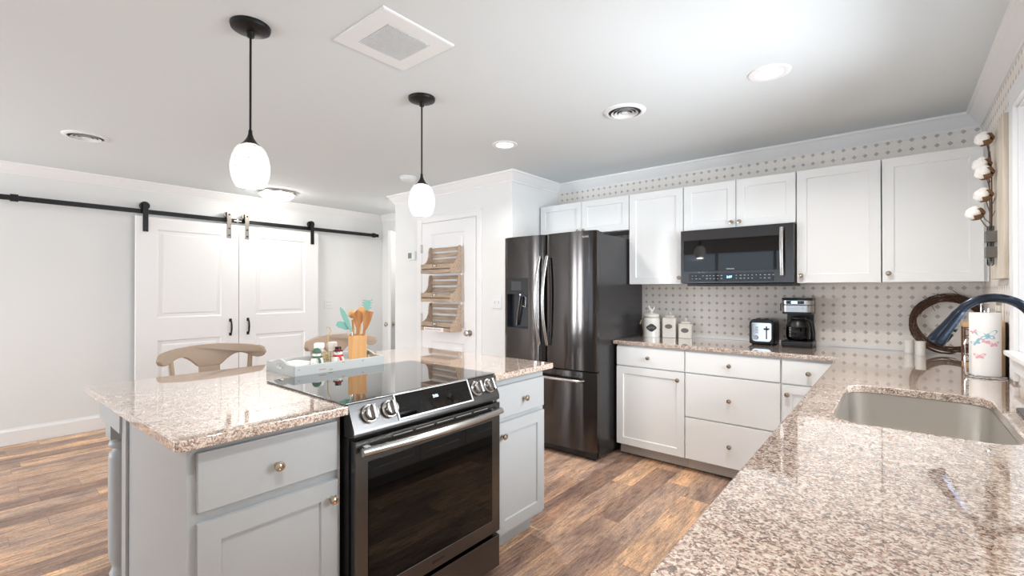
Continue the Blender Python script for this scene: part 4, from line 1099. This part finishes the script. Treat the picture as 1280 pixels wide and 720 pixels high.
# behind the roll
t = thing('cutting_board', 'pale wooden cutting board on edge against right wall behind paper towels', 'cutting board', (.387, 3.22, CT))
B().box(.3765, .3875, 3.10, 3.34, CT + .001, CT + .255, .003).out('pale_board', 'cutting', t); B().box(.3878, .396, 3.105, 3.335, CT + .001, CT + .250, .002).out('dark_backing', 'rubber', t)
t = thing('napkin_box', 'small wooden box with dark scrollwork behind the paper towels', 'box', (.325, 3.46, CT))
B().box(.275, .370, 3.40, 3.53, CT, CT + .012, .002).out('base', 'cutting', t); B().box(.270, .372, 3.395, 3.535, CT + .205, CT + .232, .003).out('top', 'cutting', t)
b = B()
for k in range(4):
    for j in range(4):
        z = CT + .03 + .045 * j; xx = .285 + .025 * k
        b.tube([(xx + .010 * math.cos(2 * PI * q / 14), 3.40, z + .018 * math.sin(2 * PI * q / 14) + .012) for q in range(14)], .003, 6, True)
for z in (CT + .025, CT + .205): b.cyl((.275, 3.40, z), (.370, 3.40, z), .004)
b.out('scrollwork', 'brownhang', t)
for xx in (.277, .368):
    for yy in (3.405, 3.527): B().cyl((xx, yy, CT + .010), (xx, yy, CT + .207), .004).out('post', 'brownhang', t)
t = thing('wall_switch_plate', 'cream switch plate low on the right wall behind paper towels', 'switch', (XR, 3.30, 1.235))
B(F_right(XR)).box(3.22, 3.40, 0, .008, 1.165, 1.290, .003).out('cover_plate', 'cream', t)
for y in (3.27, 3.35): B(F_right(XR)).box(y - .006, y + .006, .008, .019, 1.215, 1.242, .002).out('toggle', 'cream', t)

# wall board with cotton
def board():
    xw = .386; y0, y1, z0, z1 = 2.99, 3.385, 1.372, 2.112
    t = thing('wall_board', 'tall whitewashed wood board hung on the right wall holding cotton stems', 'wall decor', (XR, (y0 + y1) / 2, z0))
    n = 3
    for k in range(n):
        a = y0 + (y1 - y0) * k / n; B().box(xw - .016, xw, a + .001, a + (y1 - y0) / n - .001, z0, z1 - (.0 if k != 1 else -.004), .002).out('plank', 'whitewash', t)
    for z in (1.52, 1.94): B().box(xw, XR - .001, y0 + .01, y1 - .03, z - .02, z + .02, .002).out('batten', 'brownhang', t)
    xv, yv = .350, 3.19
    for z in (1.475, 1.550):
        B().box(xv - .019, xv - .0165, yv - .028, yv + .028, z, z + .052, .001).box(xv - .0165, xw - .016, yv - .028, yv - .0255, z, z + .052, .001).box(xv - .0165, xw - .016, yv + .0255, yv + .028, z, z + .052, .001).out('metal_band', 'galv', t)
    v = thing('glass_tube_vase', 'slim glass tube vase strapped to the whitewashed board', 'vase', (xv, yv, 1.435))
    B().lathe([(0, .0), (.008, .001), (.0125, .008), (.013, .02), (.013, .19), (.014, .192), (.0118, .192), (.0118, .02), (.008, .008), (0, .006)], (xv, yv, 1.435), (0, 0, 1), 24, False).out('tube', 'tubeglass', v, 60)
    c = thing('cotton_stems', 'dried cotton branch with five white bolls in the tube vase', 'dried flowers', (xv, yv, 1.45))
    xs, ys = xv, yv
    tips = [(-.020, -.012, 2.050), (-.026, .005, 1.930), (-.020, -.016, 1.885), (-.022, .0, 1.780), (-.050, .01, 1.695)]
    st = B()
    st.tube([(xs, ys, 1.458), (xs + .001, ys, 1.66), (xs - .004, ys - .005, 1.85), (xs - .008, ys - .008, 2.03)], [.003, .003, .0025, .002], 8)
    st.tube([(xs + .003, ys + .002, 1.458), (xs + .006, ys + .006, 1.70), (xs + .006, ys + .012, 1.90), (xs + .000, ys + .005, 1.99)], [.003, .0028, .0025, .0018], 8)
    for dx, dy, z in tips: st.tube([(xs, ys, z - .09), (xs + dx * .4, ys + dy, z - .055), (xs + dx * .8, ys + dy, z - .012)], [.0026, .0022, .002], 8)
    for z, dx in ((1.66, .012), (1.64, -.02), (1.72, .012)): st.tube([(xs, ys, z), (xs + dx, ys, z + .025), (xs + dx * 1.2, ys - .01, z + .04)], .0018, 6)
    st.out('stem', 'stemwood', c)
    rnd = random.Random(5)
    for dx, dy, z in tips:
        ctr = V((xs + dx, ys + dy, z)); ax = V((-.8, -.35, .35)).normalized(); q = V((0, 0, 1)).rotation_difference(ax).to_matrix()
        b = B()
        for k in range(5):
            a = 2 * PI * k / 5; b.sphere(ctr + q @ V((.015 * math.cos(a), .015 * math.sin(a), .010)), .021, (1, 1, .95), 12)
        b.sphere(ctr + q @ V((0, 0, .018)), .021, (1, 1, 1), 12); bl = b.out('boll', 'boll', c, 60)
        b = B()
        for k in range(5):
            a = 2 * PI * (k + .5) / 5
            pts = [ctr + q @ V((r * math.cos(a), r * math.sin(a), h)) for r, h in ((.002, -.032), (.020, -.024), (.030, -.005), (.029, .010), (.026, .018))]
            b.tube(pts, [.003, .012, .015, .008, .001], 8, flat=.35, up=tuple(q @ V((math.cos(a), math.sin(a), .01))))
        b.out('husk', 'husk', bl, 60)
board()

# ------------------------------------------------------------------ tray and what stands in it
TX0, TX1, TY0, TY1 = -2.42, -2.112, .985, 1.465; TZ = CT + .006
t = thing('serving_tray', 'pale grey distressed wooden tray with cut-out handles on the island', 'tray', ((TX0 + TX1) / 2, (TY0 + TY1) / 2, CT))
B().box(TX0 + .008, TX1 - .008, TY0 + .008, TY1 - .008, CT + .0005, CT + .010, .001).out('bottom', 'tray', t)
for x in (TX0, TX1 - .013): B().box(x, x + .013, TY0, TY1, CT + .0005, CT + .050, .003).out('long_side', 'tray', t)
xm = (TX0 + TX1) / 2
for y in (TY0, TY1 - .013):
    P = [(TX0 + .013, 0), (TX1 - .013, 0), (TX1 - .013, .050), (xm + .075, .050)] + [(xm + .075 - .150 * k / 12, .050 + .018 * math.sin(PI * k / 12) ** 1) for k in range(1, 12)] + [(xm - .075, .050), (TX0 + .013, .050)]
    hl = [(xm + .040 * math.cos(a) * (1), .036 + .0115 * math.sin(a)) for a in [2 * PI * k / 24 for k in range(24)]]
    B().prism(P, lambda u, v, w_: (u, w_, CT + .0005 + v), y, y + .013, 0, 1, [hl]).out('handle_end', 'tray', t, 30)
b = B(); 
for y, z, w_ in ((1.10, .018, .035), (1.15, .012, .02), (1.22, .040, .012), (1.33, .034, .010), (1.0, .030, .008)): b.box(TX1, TX1 + .0006, y, y + w_, CT + z, CT + z + .006)
b.out('chipped_paint', 'stool', t, 0)
TZ = CT + .0105
def onto(x, ratio): return (x, x * ratio)
# napkins
b = B(lambda u, v, w_: (-2.322 + u * math.cos(.25) - v * math.sin(.25), 1.085 + u * math.sin(.25) + v * math.cos(.25), TZ + w_))
for k in range(5): b.box(-.062 + .002 * (k % 2), .062 - .002 * (k % 3), -.062, .062, .0006 + k * .0055, .0006 + k * .0055 + .005, .002)
o = b.out('napkin_stack', 'paper'); tag(o, 'white folded napkins lying at the left end of the tray', 'napkins'); rebase(o, (-2.322, 1.085, TZ))
# crock
cx, cy = -2.215, 1.368
ca = math.atan2(-cy, -cx)
Tc = lambda u, v, w_: (cx + u * math.cos(ca) - v * math.sin(ca), cy + u * math.sin(ca) + v * math.cos(ca), TZ + w_)
q = .046
b = B(Tc); b.prism(rrect(-q, q, -q, q, .005), FZ, 0, .150, 0, 1, [rrect(-q + .007, q - .007, -q + .007, q - .007, .003)]); b.box(-q + .006, q - .006, -q + .006, q - .006, .0, .008)
o = b.out('utensil_crock', 'crock', None, 30); tag(o, 'square bamboo crock full of kitchen utensils on the tray', 'crock'); rebase(o, (cx, cy, TZ))
g = 'utensils in the bamboo crock'
def ut(name, label, cat): return thing(name, label, cat, (cx, cy, TZ + .009), g)
P0 = lambda u, v, z=.012: V(Tc(u, v, z))
def dirs(t_): return V(Tc(0, t_, 0)) - V(Tc(0, 0, 0))
# v>0 is to the right as the camera sees it
def blade(base_, tip, wd, m, root, nm, prof, thick=.004, bowl=0.0):
    base_, tip = V(base_), V(tip); ax = (tip - base_); L = ax.length; ax.normalize(); view = V((math.cos(ca), math.sin(ca), 0)); sd = ax.cross(view).normalized(); nn = sd.cross(ax)
    pts = [(w_ * wd, s_ * L) for s_, w_ in prof] + [(-w_ * wd, s_ * L) for s_, w_ in prof[::-1]]
    P = []
    for p_ in pts:
        if not P or (V(p_) - V(P[-1])).length > 1e-5: P.append(p_)
    if (V(P[0]) - V(P[-1])).length < 1e-5: P.pop()
    return B().prism(P, lambda u, v, w_: tuple(base_ + sd * u + ax * v + nn * (w_ - bowl * (1 - (2 * v / L - 1) ** 2))), -thick / 2, thick / 2, .001, 1).out(nm, m, root, 50)
SPOON = [(0, .28), (.15, .5), (.35, .85), (.6, 1.0), (.8, .85), (.93, .5), (1.0, .12)]
def handle(a, c, r, m, root, nm='handle'): return B().tube([a, (V(a) + V(c)) / 2, c], [r, r * .9, r], 10).out(nm, m, root)
u1 = ut('slotted_spatula', 'wooden slanted spatula leaning right in the crock', 'spatula'); a, c = P0(.024, .010), P0(.030, .036, .18); handle(a, c, .006, 'utwood', u1); blade(c, P0(.030, .060, .278), .020, 'utwood', u1, 'blade', [(0, .4), (.3, .8), (.6, 1), (1, 1.05)], .006)
u2 = ut('pasta_fork', 'mint silicone pasta fork at the right of the crock', 'pasta fork'); a, c = P0(-.030, .014), P0(-.036, .044, .27); handle(a, c, .005, 'utwood2', u2)
fk = blade(c, P0(-.036, .052, .335), .018, 'teal', u2, 'fork_bowl', [(0, .3), (.3, .9), (.7, 1), (1, .8)], .006)
b = B()
for k in range(4):
    for sg in (-1, 1):
        p_ = P0(-.036, .046 + .002 * k, .29 + .014 * k); b.tube([p_ + dirs(sg * .014), p_ + dirs(sg * .026) + V((0, 0, .004))], [.003, .0018], 6)
b.out('tines', 'teal', fk)
u3 = ut('wooden_spoon', 'dark-grained wooden spoon upright in the centre of crock', 'spoon'); a, c = P0(.028, -.005), P0(.030, .0, .19); handle(a, c, .007, 'utwood', u3); blade(c, P0(.03, .003, .285), .026, 'utwood', u3, 'bowl', SPOON, .008, .006)
u4 = ut('wooden_fork', 'pale wooden salad server standing behind the dark spoon', 'spoon'); a, c = P0(-.010, .004), P0(-.015, .012, .21); handle(a, c, .006, 'utwood2', u4); blade(c, P0(-.015, .022, .300), .028, 'utwood2', u4, 'bowl', SPOON, .006, .004)
u5 = ut('wooden_ladle', 'pale wooden ladle with round end, left side of the crock', 'ladle'); a, c = P0(-.028, -.014), P0(-.030, -.026, .23); handle(a, c, .006, 'utwood2', u5); B().sphere(c + V((0, 0, .03)), .024, (1, 1, .9)).out('bowl', 'utwood2', u5)
u6 = ut('silicone_spoon', 'mint silicone spoon leaning left in the crock', 'spoon'); a, c = P0(.026, -.012), P0(.026, -.030, .17); handle(a, c, .006, 'nickel', u6); blade(c, P0(.02, -.086, .300), .013, 'teal', u6, 'bowl', SPOON, .006, .006)
u7 = ut('silicone_spatula', 'blue-grey silicone spatula, lowest and leftmost in the crock', 'spatula'); a, c = P0(.008, -.014), P0(.012, -.033, .19); handle(a, c, .005, 'utwood2', u7); blade(c, P0(.010, -.105, .215), .018, 'teal', u7, 'blade', [(0, .4), (.3, 1), (.8, 1), (1, .6)], .006)

def snowman(label, x, y, scarf, hat):
    t = thing('snowman_shaker', label, 'shaker', (x, y, TZ), 'snowman shakers on the tray')
    dv_ = V((-x, -y, 0)).normalized(); sd = V((-dv_.y, dv_.x, 0))
    B().lathe([(0, 0), (.026, 0), (.031, .010), (.032, .026), (.026, .044), (.018, .050), (.021, .058), (.021, .066), (.016, .076), (0, .080)], (x, y, TZ), (0, 0, 1), 28).out('body', 'ceramic', t, 60)
    o = V((x, y, TZ))
    sc = B().tube([o + V((.0205 * math.cos(2 * PI * k / 20), .0205 * math.sin(2 * PI * k / 20), .051)) for k in range(20)], .0055, 8, True)
    sc.tube([o + dv_ * .021 + sd * .008 + V((0, 0, .05)), o + dv_ * .030 + sd * .014 + V((0, 0, .038)), o + dv_ * .034 + sd * .016 + V((0, 0, .018))], [.006, .007, .008], 8, flat=.5); sc.out('scarf', scarf, t)
    if hat == 'top':
        B().lathe([(.024, .074), (.024, .078), (.015, .079), (.0155, .096), (0, .097)], (x, y, TZ), (0, 0, 1), 24).out('hat', 'rubber', t)
        B().lathe([(.0158, .079), (.0162, .084)], (x, y, TZ), (0, 0, 1), 24, False).out('hat_band', 'redcloth', t)
    else:
        B().lathe([(.022, .070), (.0225, .077), (.018, .086), (.010, .094), (0, .096)], (x, y, TZ), (0, 0, 1), 24).out('hat', 'greencloth', t)
    B().lathe([(.003, 0), (0, .014)], tuple(o + dv_ * .020 + V((0, 0, .064))), tuple(dv_), 8).out('nose', 'orange', t)
    b = B()
    for s_ in (-.007, .007): b.sphere(o + dv_ * .0195 + sd * s_ + V((0, 0, .070)), .0022, seg=8)
    for z in (.030, .040): b.sphere(o + dv_ * .0305 + V((0, 0, z)), .0022, seg=8)
    b.out('buttons', 'rubber', t)
snowman('snowman shaker with green hat and scarf on the tray', -2.262, 1.166, 'greencloth', 'cap')
snowman('snowman shaker with black top hat and red scarf', -2.226, 1.262, 'redcloth', 'top')
t = thing('shaker_caddy', 'tan wire caddy with tall hook handle between the snowmen', 'caddy', (-2.285, 1.238, TZ))
b = B(); x, y = -2.285, 1.238
for z in (.002, .022, .044, .062):
    b.tube([(x + dx_, y + dy_, TZ + z) for dx_, dy_ in rrect(-.026, .026, -.045, .045, .008, 3)], .0022, 6, True)
for dx_, dy_ in ((-.026, -.03), (-.026, .03), (.026, -.03), (.026, .03), (.026, 0), (-.026, 0)): b.tube([(x + dx_, y + dy_, TZ + .002), (x + dx_, y + dy_, TZ + .062)], .0022, 6)
b.out('basket', 'twine', t)
B().tube([(x, y, TZ + .002), (x, y, TZ + .13), (x, y + .004, TZ + .15), (x, y + .016, TZ + .172), (x, y + .012, TZ + .192), (x, y - .004, TZ + .196), (x, y - .008, TZ + .184)], .0026, 8).out('hook_handle', 'twine', t)
for lab, x, y in (('white-lidded glass shaker behind the green snowman', -2.365, 1.232), ('white-lidded glass shaker behind the red snowman', -2.358, 1.302)):
    t = thing('glass_shaker', lab, 'shaker', (x, y, TZ), 'glass shakers on the tray')
    B().lathe([(0, 0), (.022, 0), (.024, .004), (.022, .080), (0, .080)], (x, y, TZ), (0, 0, 1), 24).out('jar', 'ceramic', t)
    B().lathe([(.025, .080), (.026, .084), (.026, .104), (.023, .108), (0, .109)], (x, y, TZ), (0, 0, 1), 24).out('lid', 'white', t)
t = thing('spice_bottle', 'small dark bottle with metal cap right of the crock', 'bottle', (-2.25, 1.437, TZ)); x, y = -2.25, 1.438
B().lathe([(0, 0), (.011, 0), (.012, .004), (.012, .048), (.008, .056), (.008, .060), (0, .06)], (x, y, TZ), (0, 0, 1), 20).out('bottle_body', 'greencloth', t)
B().lathe([(.0095, .058), (.010, .060), (.010, .074), (0, .075)], (x, y, TZ), (0, 0, 1), 20).out('cap', 'twine', t)
